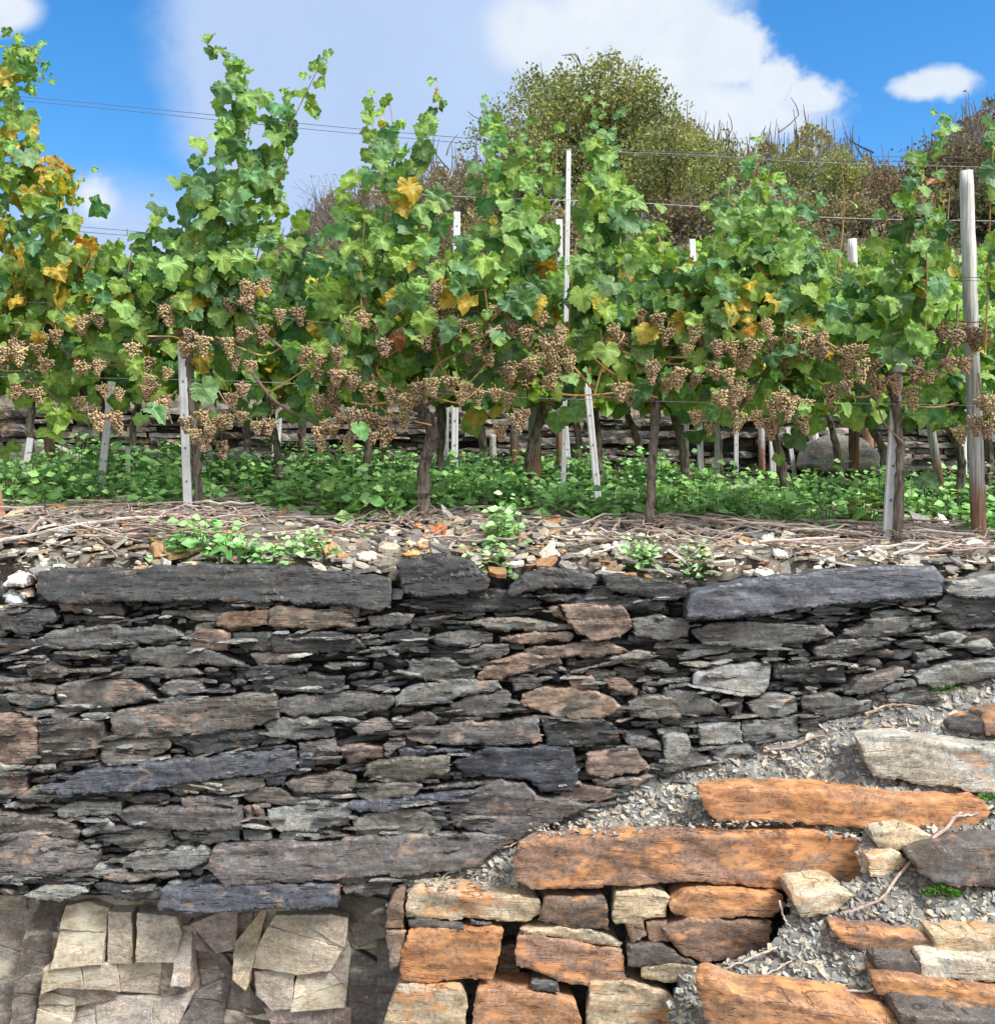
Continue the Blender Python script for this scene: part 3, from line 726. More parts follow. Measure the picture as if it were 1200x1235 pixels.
OPAL = {'O': (.27, .165, .105), 'R': (.19, .13, .105), 'P': (.36, .32, .24), 'B': (.15, .115, .095), 'K': (.085, .080, .078), 'L': (.36, .355, .32)}
ORUST = {'O': .75, 'R': .62, 'P': .42, 'B': .35, 'K': .1, 'L': .12}
FS = [  # tile, colour, front/right-steps, outline, rust, label
('S','R','f',[(620,1042),(626,1022),(680,1018),(800,1010),(985,1000),(1035,1008),(1044,1060),(1030,1068),(950,1070),(850,1062),(760,1072),(640,1078),(622,1070)],.62,'long rust-red slab lying across the wall'),
('S','O','s',[(845,956),(900,955),(1000,954),(1100,957),(1172,957),(1178,970),(1160,992),(1080,996),(950,995),(870,998),(860,990)],.8,'bright orange long narrow slab'),
('S','L','s',[(1040,893),(1090,889),(1130,895),(1200,902),(1290,910),(1290,962),(1200,957),(1150,950),(1060,941),(1050,925)],.2,'pale grey-cream slab on the gravel'),
('S','P','s',[(1052,1005),(1090,997),(1120,1005),(1110,1022),(1060,1024)],.05,None),
('S','P','s',[(1046,1033),(1085,1029),(1095,1040),(1070,1058),(1048,1056)],.55,None),
('S','K','s',[(1100,1035),(1130,1025),(1200,1018),(1300,1010),(1300,1072),(1200,1070),(1130,1068),(1110,1055)],.2,'dark grey-green slab'),
('E','P','f',[(265,600),(275,530),(310,517),(560,522),(690,526),(750,532),(758,588),(700,613),(520,610),(400,615),(270,615)],.5,'pale yellow slab with orange patches'),
('E','B','f',[(758,600),(767,535),(990,530),(1003,640),(870,643),(745,622)],.4,None),
('S','P','f',[(738,1108),(742,1080),(790,1075),(808,1080),(802,1103),(768,1112),(743,1115)],.15,None),
('S','O','f',[(807,1092),(830,1076),(880,1074),(940,1076),(945,1090),(930,1102),(870,1105),(840,1110),(815,1105)],.8,None),
('S','R','f',[(800,1122),(830,1110),(928,1108),(925,1138),(895,1152),(845,1161),(822,1150),(802,1134)],.45,None),
('S','K','f',[(756,1143),(800,1138),(822,1152),(838,1161),(800,1166),(758,1166)],.1,None),
('S','P','f',[(775,1168),(820,1163),(852,1166),(850,1180),(800,1187),(775,1182)],.3,None),
('E','B','f',[(1062,630),(1128,622),(1138,670),(1085,698)],.3,None),
('E','R','f',[(1138,625),(1215,615),(1220,688),(1150,690)],.5,None),
('S','P','s',[(955,1080),(1000,1072),(1030,1078),(1002,1100),(965,1105)],.3,None),
('E','O','f',[(275,662),(400,650),(624,642),(592,790),(580,823),(470,828),(380,848),(252,843),(242,780)],.78,'bright orange squared block'),
('E','B','g',[(600,720),(670,700),(680,835),(600,835)],.4,None),
('E','R','f',[(672,690),(700,677),(880,697),(1048,717),(1062,838),(930,848),(790,823),(667,788)],.62,'block patched orange and purple-grey'),
('E','B','f',[(213,545),(262,527),(262,638),(192,643)],.35,None),
('E','B','f',[(196,657),(268,657),(240,780),(215,798)],.3,None),
('S','P','f',[(461,1238),(477,1195),(500,1191),(558,1191),(563,1206),(558,1290),(450,1290)],.55,None),
('S','O','f',[(567,1250),(576,1198),(640,1197),(693,1204),(701,1226),(698,1290),(562,1290)],.62,None),
('S','P','f',[(707,1236),(713,1191),(760,1189),(800,1196),(815,1206),(805,1290),(706,1290)],.5,'tan block with dark veins'),
('S','K','f',[(640,1185),(673,1184),(675,1196),(642,1195)],.1,None),
('E','K','f',[(275,618),(370,618),(480,625),(480,640),(280,645)],.1,None),
('E','K','f',[(500,622),(580,625),(575,640),(500,640)],.1,None),
('E','P','f',[(680,655),(800,650),(960,655),(1050,690),(1040,706),(880,690),(700,672)],.1,None),
('S','R','s',[(1008,1128),(1050,1125),(1110,1128),(1128,1131),(1130,1150),(1060,1153),(1026,1148)],.5,None),
('S','P','s',[(1127,1131),(1200,1128),(1290,1125),(1290,1158),(1200,1155),(1131,1153)],.62,None),
('S','K','s',[(1056,1159),(1110,1157),(1111,1184),(1060,1182)],.25,None),
('S','L','s',[(1113,1157),(1200,1155),(1290,1152),(1290,1186),(1200,1183),(1113,1185)],.2,None),
('S','O','s',[(1058,1188),(1090,1186),(1200,1195),(1290,1202),(1290,1234),(1200,1226),(1140,1218),(1065,1208)],.72,None),
('S','K','s',[(1088,1224),(1200,1230),(1290,1236),(1290,1290),(1088,1290)],.2,None),
('S','O','s',[(845,1196),(860,1191),(910,1210),(960,1212),(1080,1222),(1088,1237),(1088,1290),(870,1290)],.66,'orange slab with a pale broken left end'),
('S','K','s',[(1147,873),(1168,864),(1186,864),(1184,886),(1147,880)],.05,None),
('S','R','s',[(1188,862),(1230,856),(1230,890),(1190,888)],.4,None),
]
lw = empty('lower_wall', (1.0, 4.05, 0), 'broken lower dry stone wall of rust-orange and tan blocks at the right', 'wall')
FP = []
for t, c, kind, pts, ru, lab in FS:
    p = T(t, pts); cx, cyy = p.mean(0); tx = (4.20 - 3.93) / (600 / F * 4.05)
    if kind == 's':
        q = p[:, 1].min() + .72 * (p[:, 1].max() - p[:, 1].min()); Y = float(G(min(cx, 1200), min(q, 1250))); FP.append(p)
        # the slab lies along the slope's contour: find the depth under each end of its lower edge
        xa, xb = p[:, 0].min(), min(p[:, 0].max(), 1300); w = p[:, 0].max() - p[:, 0].min()
        def low_(x): return p[np.abs(p[:, 0] - x) < max(12, .3 * w), 1].max()
        Ya = float(G(xa, low_(xa))); Yb = float(G(xb, low_(xb)))
        Y = (Ya + Yb) / 2 - .03; tx = (Ya - Yb) / ((xb - xa) / F * Y)
    elif kind == 'f': Y = float(Yfw(cx)) - (cyy - 1090) * .0006
    else: Y = float(Yfw(cx)) + .10
    c_ = np.array(OPAL[c]) * .78 * rng.uniform(.9, 1.12)
    v, f, cc = stone(p, Y, c_, ru * .45, dx=4.0, dz=2.4, crack=.004, h0=rng.uniform(0, .02), A=.0016, lay=(.03, .07), low=.007, round_=.003, roundw=.0035, depth=.22 if kind == 's' else .2,
                     tiltx=tx + rng.normal(0, .03), tiltz=rng.normal(.08, .06), jag=1.4)
    b = MB(); b.add(v, f, cc); b.build('stone', M['ochre'], lw, label=lab, sharp=32)

# ---- flat slate flakes lying on a surface
def flakes(n, sampler, smin, smax, tints, name, label=None, flat=.35, pw=1.8):
    mb = MB()
    for i in range(n):
        P, nrm = sampler()
        if P is None: continue
        s = smin * (smax / smin) ** (rng.random() ** pw); k = rng.integers(5, 8)
        ang = np.sort(rng.random(k) * 2 * math.pi); 
        if np.max(np.diff(np.append(ang, ang[0] + 2 * math.pi))) > 2.6: ang = np.linspace(0, 2 * math.pi, k, endpoint=False) + rng.random(k) * .5
        el = rng.uniform(.4, .9); rr = s * .5 * (.75 + .5 * rng.random(k))
        x = np.cos(ang) * rr; y = np.sin(ang) * rr * el; th = s * rng.uniform(.05, .15)
        nn = nrm + rng.normal(0, flat, 3); nn /= np.linalg.norm(nn)
        a = np.cross(nn, rng.normal(0, 1, 3)); a /= np.linalg.norm(a); bb = np.cross(nn, a)
        q = rng.normal(0, th * .12, (2, k))
        top = P + x[:, None] * a + y[:, None] * bb + nn * (th * .6 + q[0])[:, None]
        bot = P + 1.05 * x[:, None] * a + 1.05 * y[:, None] * bb - nn * (th * .5 + q[1])[:, None]
        fc = [list(range(k)), list(range(2 * k - 1, k - 1, -1))] + [[j, k + j, k + (j + 1) % k, (j + 1) % k] for j in range(k)]
        c = np.array(tints[rng.integers(len(tints))]) * rng.uniform(.65, 1.35)
        mb.add(np.vstack([top, bot]), fc, (*c, 0))
    o = mb.build(name, M['gravel'])
    return tag(o, kind='stuff', label=label)
GT = [(.17, .168, .155), (.21, .206, .19), (.115, .115, .113), (.27, .265, .235), (.21, .185, .145), (.14, .15, .15), (.23, .19, .155), (.32, .285, .22), (.165, .178, .17)]
def on_slope():
    for _ in range(20):
        px = rng.uniform(488, 1420); py = rng.uniform(Bnd(px) - 12, 1270)
        if inpoly(np.array([px]), np.array([py]), FWP)[0]: continue
        Y = float(G(px, py)) - float(fbm(np.array([px * .03]), np.array([py * .05]), 21)[0]) * .04
        return W(px, py, Y), np.array([0, -.55, .8])
    return None, None
flakes(16500, on_slope, .009, .050, [tuple(np.array(c) * (1.0, 1.0, .99)) for c in GT], 'gravel', 'loose grey slate gravel spilled over the lower wall', pw=1.35)
# flakes caught on top of the lower wall's blocks
def on_blocks():
    px = rng.uniform(490, 960); e = np.interp(px, [490, 620, 640, 850, 960], [1078, 1076, 1016, 1006, 1000]); 
    Y = float(Yfw(px)) + rng.uniform(.03, .2); z = CZ - (e - 617.5) / F * Yfw(px)
    return np.array([(px - 600) / F * Y, Y, z + rng.uniform(.0, .02)]), np.array([0, -.1, 1.])
flakes(500, on_blocks, .008, .03, GT, 'gravel', 'small slate crumbs caught on top of the rust-coloured blocks')

# ---- terrace top: stony debris between wall edge and weeds
TT = [(.36, .31, .23), (.28, .25, .205), (.44, .40, .33), (.18, .17, .155), (.23, .16, .10), (.34, .19, .09), (.16, .155, .15), (.42, .40, .36), (.20, .18, .15), (.13, .125, .12)]
def on_terrace():
    X = rng.uniform(-3.3, 3.4); Y = 4.50 + .85 * rng.random() ** .9
    return np.array([X, Y, float(zt(X, max(Y, 4.62))) + .012 - (.09 if Y < 4.62 else 0) * (4.62 - Y) / .12]), np.array([0, -.25, 1.])
flakes(6600, on_terrace, .014, .13, [tuple(np.array(c) * .82) for c in TT], 'stone_debris', 'tan and grey stone flakes strewn along the top of the wall', flat=.25)
def on_terrace2():
    X = rng.uniform(-4.2, 4.2); Y = rng.uniform(5.3, 8.0)
    return np.array([X, Y, float(zt(X, Y)) + .012]), np.array([0, -.25, 1.])
flakes(1500, on_terrace2, .03, .14, TT, 'stone_debris', 'scattered stones between the vine rows')

# ---- prunings: the litter of cut canes on the terrace
mb = MB()
def twig(mb, P, L, a, r, tintc, lift=.02):
    n = 6; t = np.linspace(-.5, .5, n)
    bend = rng.normal(0, .12) * L; z = np.array([float(zt(P[0] + math.cos(a) * L * q, max(4.62, P[1] + math.sin(a) * L * q))) for q in t])
    pts = np.stack([P[0] + math.cos(a) * L * t - math.sin(a) * bend * (t * t * 4 - 1), np.maximum(4.5, P[1] + math.sin(a) * L * t + math.cos(a) * bend * (t * t * 4 - 1)), z + lift + rng.normal(0, .006, n)], -1)
    mb.add(*tube(pts, np.linspace(r, r * .6, n), 5), (*tintc, 0))
for i in range(460):
    X = rng.uniform(-2.6, 2.6); dens = .9 if X < -1.2 else (.55 if X < .4 else .8)
    if rng.random() > dens: continue
    Y = 4.72 + .62 * rng.random(); c = np.array([(.25, .20, .175), (.20, .155, .135), (.32, .28, .25), (.15, .115, .10)][rng.integers(4)]) * rng.uniform(.7, 1.2)
    twig(mb, (X, Y), rng.uniform(.12, .55), rng.normal(0, .55), rng.uniform(.0025, .0075), c * 1.25, rng.uniform(.012, .055))
for cx_ in (-.36, .72, 1.85, -1.45):       # tangle round the trunks
    for i in range(26):
        twig(mb, (cx_ + rng.normal(0, .14), 4.95 + rng.normal(0, .07)), rng.uniform(.1, .3), rng.uniform(0, 3.1), rng.uniform(.002, .004), np.array((.22, .16, .14)) * rng.uniform(.6, 1.4), rng.uniform(.02, .08))
for i in range(260):
    X = rng.uniform(-3.2, 3.4); Y = rng.uniform(5.4, 7.9)
    twig(mb, (X, Y), rng.uniform(.15, .5), rng.normal(0, .6), rng.uniform(.003, .006), np.array((.24, .18, .15)) * rng.uniform(.6, 1.2), rng.uniform(.01, .04))
tag(mb.build('prunings', M['twig']), label='tangle of cut vine prunings lying on the stony terrace', kind='stuff')

# ---- dry sticks lying on the gravel, each a thing
def stick(pts, r, label, tintc=(.33, .27, .22), lift=.025):
    P = []
    for px, py in pts:
        Y = float(G(min(px, 1300), py)); q = W(px, py, Y - lift); P.append(q)
    P = spline(P, 14); P += rng.normal(0, .0022, P.shape)
    m = MB(); m.add(*tube(P, np.linspace(r, r * .55, 14), 7, .12), (*tintc, 0))
    tag(m.build('dry_stick', M['twig']), label, 'stick', 'dry sticks on the gravel slope')
stick([(1165, 974), (1138, 1000), (1088, 1050), (1062, 1084), (1025, 1101)], .0075, 'longest curved dry stick slanting down past the dark grey-green slab', (.30, .22, .19), .05)
stick([(1210, 962), (1185, 980), (1150, 986)], .007, 'short thick stick at the right edge beside the orange slab', (.36, .30, .26), .05)
stick([(935, 1144), (905, 1156), (876, 1168)], .0055, 'pale straight stick below the purple-brown block')
stick([(868, 1190), (915, 1180), (955, 1160)], .005, 'thin stick above the pale broken end of the bottom orange slab')
stick([(944, 1201), (1000, 1198), (1055, 1194)], .0065, 'straight pale stick resting along the bottom orange slab', (.42, .37, .32))
stick([(520, 1070), (545, 1050), (570, 1028)], .005, 'thin pale stick at the lower tip of the gravel slope', (.45, .40, .34))
stick([(588, 1026), (610, 1022), (632, 1013)], .005, 'bent stick at the left end of the long rust-red slab', (.36, .26, .2))
stick([(920, 906), (950, 902), (975, 892), (1000, 886)], .006, 'reddish stick along the foot of the dark wall', (.26, .19, .16))
stick([(1042, 862), (1075, 850), (1110, 852)], .006, 'brown stick near the moss at the foot of the dark wall', (.26, .19, .15))
stick([(940, 1086), (946, 1108), (952, 1118)], .004, 'small upright twig in the gap beside the small orange stone', (.45, .40, .34))

# ---- moss cushions
for (px, py, s, Yk, lab) in ((1136, 1080, .042, 'g', 'bright green moss cushion under the dark grey-green slab'), (1196, 968, .04, 'g', 'moss cushion at the right end of the orange slab'),
                         (1137, 832, .035, 'g', 'moss tuft where the dark wall meets the gravel')):
    P = W(px, py, float(G(px, py)) - .02); mb = MB()
    for i in range(420):
        th = rng.random() * 6.283; ph = rng.random() ** .6 * 1.5; r = s * (.75 + .4 * rng.random())
        d = np.array([math.cos(th) * math.sin(ph) * 1.2, math.sin(th) * math.sin(ph) * .9, math.cos(ph) * .62])
        q = P + d * r; w = rng.normal(0, .003, (3, 3)); w[2] += d * .014
        mb.add(q + w, [[0, 1, 2]], (*(np.array((.05, .13, .015)) * rng.uniform(.5, 1.5)), 0))
    tag(mb.build('moss', M['moss']), lab, 'moss')

# ---- loose rocks on the terrace edge, each a thing
def rock(pts, c, label, Y=None, th=.6, name='loose_rock', group='loose rocks on top of the dark wall'):
    p = np.array(pts, float); cx, cyy = p.mean(0)
    if Y is None: Y = Ybase(cx, p[:, 1].max()) if p[:, 1].max() < 690 else 4.52
    w = (p[:, 0].max() - p[:, 0].min()) / F * Y
    v, f, cc = stone(p, Y, c, .15, dx=2.5, dz=2.0, h0=.02, A=.0015, low=.006, round_=.02, roundw=.03, depth=max(.03, w * th), tiltz=.5, jag=.8)
    m = MB(); m.add(v, f, cc); tag(m.build(name, M['bedrock']), label, 'rock', group)
rock([(39,674),(48,670),(70,670),(72,678),(60,686),(45,687)], (.42, .46, .40), 'pale green-grey rock at the left end of the long dark capstone')
rock([(4,707),(10,695),(20,688),(34,694),(38,704),(28,708)], (.46, .42, .41), 'whitish mauve rock at the left edge above the wall')
rock([(1,718),(12,711),(28,722),(31,729),(20,731),(8,727)], (.30, .34, .37), 'bluish rock under the whitish mauve rock')
rock([(18,713),(35,709),(41,720),(30,723)], (.45, .40, .36), 'small pale wedge beside the bluish rock')
rock([(42,705),(53,697),(55,712),(47,716)], (.46, .36, .28), 'tan upright chip against the end of the dark capstone')
rock([(-6,730),(8,729),(27,731),(20,737),(-6,741)], (.42, .38, .28), 'flat tan slab at the left edge on top of the wall')
rock([(46,690),(54,686),(63,690),(58,697),(48,698)], (.42, .39, .36), 'small whitish pebble under the pale green-grey rock')
rock([(141,648),(158,637),(164,645),(150,650)], (.36, .17, .09), 'red-brown wedge-shaped rock among the prunings')
rock([(87,640),(98,635),(109,636),(108,641),(94,642)], (.42, .22, .09), 'flat orange stone at the front of the weeds')
rock([(66,640),(74,636),(84,640),(80,645),(70,645)], (.25, .28, .29), 'blue-grey flat rock beside the orange flat stone')
rock([(917,655),(922,645),(933,642),(935,653),(926,657)], (.55, .55, .50), 'white rock below the weeds right of the middle')
rock([(934,668),(940,661),(951,666),(953,675),(938,675)], (.52, .50, .44), 'cream angular rock below the white rock')
rock([(958,654),(975,653),(993,660),(985,663),(965,660)], (.36, .33, .28), 'long flat tan rock above the blue-black capstone')
rock([(700,632),(708,627),(715,632),(706,637)], (.33, .38, .36), 'pale greenish chip at the front of the weeds in the middle')
rock([(694,645),(712,638),(727,640),(722,650),(704,652)], (.36, .33, .27), 'grey-tan block lying below the weeds in the middle')
rock([(490,666),(498,663),(507,666),(505,672),(490,673)], (.48, .22, .08), 'small orange brick-like chip on the terrace edge')
rock([(480,655),(492,653),(493,660),(480,660)], (.46, .26, .09), 'smaller ochre chip above the orange chip')
rock([(458,676),(470,672),(473,688),(464,684)], (.44, .45, .46), 'pale upright flake at the right end of the long dark capstone')
rock([(911,679),(921,675),(929,678),(928,682),(915,682)], (.45, .09, .05), 'small bright red stone above the blue-black capstone')
rock([(1160,652),(1180,648),(1194,660),(1175,664)], (.45, .44, .39), 'whitish flat slab near the right edge of the terrace')
rock([(430,668),(446,664),(458,672),(445,678),(432,675)], (.48, .46, .41), 'pale flat stone on the terrace above the long dark capstone')
# ------------------------------------------------------------------ vine leaves
def leaf_template(seed, fine=True):
    r = np.random.default_rng(seed)
    half = [(.05, .10), (.17, .24), (.29, .25), (.36, .19), (.45, .14), (.47, .04), (.53, -.03), (.48, -.09), (.55, -.14), (.62, -.20), (.59, -.31), (.54, -.36), (.50, -.46), (.40, -.47), (.39, -.57), (.29, -.63), (.24, -.74), (.13, -.77), (0, -.90)] if fine else \
           [(.06, .12), (.30, .24), (.47, .08), (.47, -.10), (.60, -.24), (.49, -.44), (.38, -.50), (.24, -.73), (0, -.92)]
    h = np.array(half) * (1 + (r.random((len(half), 2)) - .5) * .10); h[-1, 0] = 0
    o = np.vstack([[[0, 0.02]], h, (h[:-1] * [-1, 1])[::-1] * (1 + (r.random((len(h) - 1, 2)) - .5) * .08)])
    c = np.array([0, -.16]); mid = c + (o - c) * .55
    n = len(o); v2 = np.vstack([[c], mid, o])
    x, y = v2[:, 0], v2[:, 1]; rr = np.hypot(x, y + .16)
    z = .22 * np.abs(x) - .34 * rr ** 2 * (.6 + .8 * r.random()) + .05 * np.sin(x * 9 + r.random() * 6) + .05 * np.sin(y * 8 + r.random() * 6)
    z[1 + n:] += (r.random(n) - .5) * .10
    th = np.arctan2(x, -(y + .0)); ridge = np.cos(th * 5) * .035 * np.clip(rr * 3, 0, 1); z -= ridge
    f = []
    for i in range(n):
        j = (i + 1) % n; f.append([0, 1 + i, 1 + j]); f.append([1 + i, 1 + n + i, 1 + n + j]); f.append([1 + i, 1 + n + j, 1 + j])
    shade = np.ones(len(v2)); shade[0] = 1.25; shade[1:1 + n] = 1.0 + .14 * np.cos(th[1:1 + n] * 5)
    return np.stack([x, y, z], -1), np.array(f), shade
LT = [leaf_template(s) for s in range(7)]; LTC = [leaf_template(s, False) for s in range(20, 25)]
def leaf_tint(yellow, fresh):
    r = rng.random()
    if r < yellow * .22: return np.array([(.42, .30, .035), (.38, .20, .03), (.46, .36, .06), (.25, .10, .03)][rng.choice(4, p=[.52, .06, .40, .02])]) * rng.uniform(.7, 1.1)
    if r < yellow * .22 + .20 * fresh + .35 * yellow: return np.array((.20, .31, .06)) * rng.uniform(.75, 1.15)
    if rng.random() < .5: return np.array((.105, .22, .080)) * rng.uniform(.65, 1.25) * np.array([rng.uniform(.85, 1.2), 1, rng.uniform(.85, 1.3)])
    return np.array((.19, .325, .092)) * rng.uniform(.75, 1.25)
def add_leaf(mb, P, size, tintc, coarse=False, face=None, roll=None):
    v, f, sh = (LTC if coarse else LT)[rng.integers(5)]
    n = np.array([rng.normal(0, .55), -1.0 + rng.normal(0, .35), .45 + rng.normal(0, .45)]) if face is None else np.asarray(face, float)
    if rng.random() < .18: n = n * np.array([1, -1, 1])
    n /= np.linalg.norm(n)
    d = np.array([rng.normal(0, .55), rng.normal(-.1, .2), -1.0]) if roll is None else np.asarray(roll, float)
    up = -(d - n * d.dot(n)); up /= np.linalg.norm(up) + 1e-9; sx = np.cross(up, n)
    curl = rng.uniform(.5, 1.6)
    q = P + size * (v[:, :1] * sx * rng.uniform(.85, 1.1) + v[:, 1:2] * up + v[:, 2:] * curl * n)
    c = np.empty((len(v), 4)); c[:, :3] = tintc * sh[:, None]; c[:, 3] = 0
    mb.add(q, f, c)
# ------------------------------------------------------------------ grape bunches (shared meshes)
def ico():
    t = (1 + 5 ** .5) / 2
    v = np.array([(-1, t, 0), (1, t, 0), (-1, -t, 0), (1, -t, 0), (0, -1, t), (0, 1, t), (0, -1, -t), (0, 1, -t), (t, 0, -1), (t, 0, 1), (-t, 0, -1), (-t, 0, 1)], float)
    f = [(0, 11, 5), (0, 5, 1), (0, 1, 7), (0, 7, 10), (0, 10, 11), (1, 5, 9), (5, 11, 4), (11, 10, 2), (10, 7, 6), (7, 1, 8), (3, 9, 4), (3, 4, 2), (3, 2, 6), (3, 6, 8), (3, 8, 9), (4, 9, 5), (2, 4, 11), (6, 2, 10), (8, 6, 7), (9, 8, 1)]
    v = list(map(tuple, v / np.linalg.norm(v[0]))); c = {}; out = []
    def mid(a, b):
        k = (min(a, b), max(a, b))
        if k not in c:
            m = np.array(v[a]) + np.array(v[b]); v.append(tuple(m / np.linalg.norm(m))); c[k] = len(v) - 1
        return c[k]
    for a, b_, d in f:
        x, y, z = mid(a, b_), mid(b_, d), mid(d, a); out += [(a, x, z), (b_, y, x), (d, z, y), (x, y, z)]
    return np.array(v), np.array(out)
IV, IF = ico()
BUNCH = []
for k in range(9):
    mb = MB(); pl = []; L = rng.uniform(.085, .125); base = np.array([(.47, .345, .205), (.42, .305, .185), (.35, .26, .165), (.46, .37, .20), (.40, .295, .165)][k % 5])
    tries = 0
    while len(pl) < 95 and tries < 4000:
        tries += 1
        z = -rng.random() ** 1.1 * L; rad = .042 * (1 - (-z / L) ** 1.6 * .72) * (1.25 if -z < L * .4 and rng.random() < .3 else 1)
        a = rng.random() * 6.283; r_ = rad * rng.uniform(.55, 1); q = np.array([math.cos(a) * r_, math.sin(a) * r_, z])
        if any(np.linalg.norm(q - w) < .0105 for w in pl): continue
        pl.append(q)
        c = base * .70 * rng.uniform(.75, 1.2) * np.array([1, rng.uniform(.85, 1.12), rng.uniform(.8, 1.2)]); s = rng.uniform(.0062, .0086)
        mb.add(IV * s * np.array([1, 1, rng.uniform(.85, 1.1)]) + q, IF, (*c, 0))
    mb.add(*tube([(0, 0, .035), (.002, 0, .01), (0, 0, -L * .7)], .0022, 5), (.22, .17, .08, 0))
    BUNCH.append(mb.mesh('grape_bunch', M['berry'], True))
def bunch(parent, P, s=1.0):
    o = bpy.data.objects.new('grape_bunch', BUNCH[rng.integers(len(BUNCH))]); col.objects.link(o); o.parent = parent
    o.location = Vector(P) - wloc(parent); o.scale = (s, s, s * rng.uniform(.85, 1.1)); o.rotation_euler = (rng.normal(0, .2), rng.normal(0, .2), rng.random() * 6.28)
def trunk_mesh(pts, r0, r1):
    P = spline(pts, 30); P[1:-1] += rng.normal(0, .003, (28, 3))
    return tube(P, np.linspace(r0, r1, 30) * (1 + .16 * (rng.random(30) - .5) + .3 * fbm(np.linspace(0, 5, 30), np.full(30, rng.random() * 9), 3)), 11, .14)
def Y1(px): return 5.20 - .30 * px / 1200
BL = [(318,352),(295,372),(338,387),(370,433),(215,372),(117,392),(67,412),(57,447),(5,448),(20,425),(160,430),(120,450),(143,483),(42,483),(95,493),(137,512),(245,420),(295,412),(243,510),(253,527),(273,515),(247,540),(293,477),(303,450),(383,460),(310,523),(393,520),(178,480),(203,458),(383,490),
(438,393),(425,402),(530,357),(522,380),(485,412),(510,420),(535,398),(552,400),(570,405),(598,385),(593,410),(510,487),(520,470),(427,468),(407,460),(407,433),(428,507),(432,523),(403,527),(465,517),(488,517),(562,477),(557,487),(618,453),(643,447),(667,443),(677,410),(653,392),(597,483),(613,487),(620,512),(740,407),(747,477),(793,393),(787,450),(667,427),(587,440),(470,483),
(805,410),(840,407),(830,430),(863,427),(822,458),(880,427),(910,423),(923,400),(930,420),(955,408),(972,417),(992,417),(990,433),(1038,448),(1040,430),(933,497),(952,500),(940,487),(888,480),(877,460),(868,487),(1077,467),(1120,463),(1153,413),(1163,448),(1170,408),(837,510),(913,510),(1020,473),(1177,515),(1197,493)]
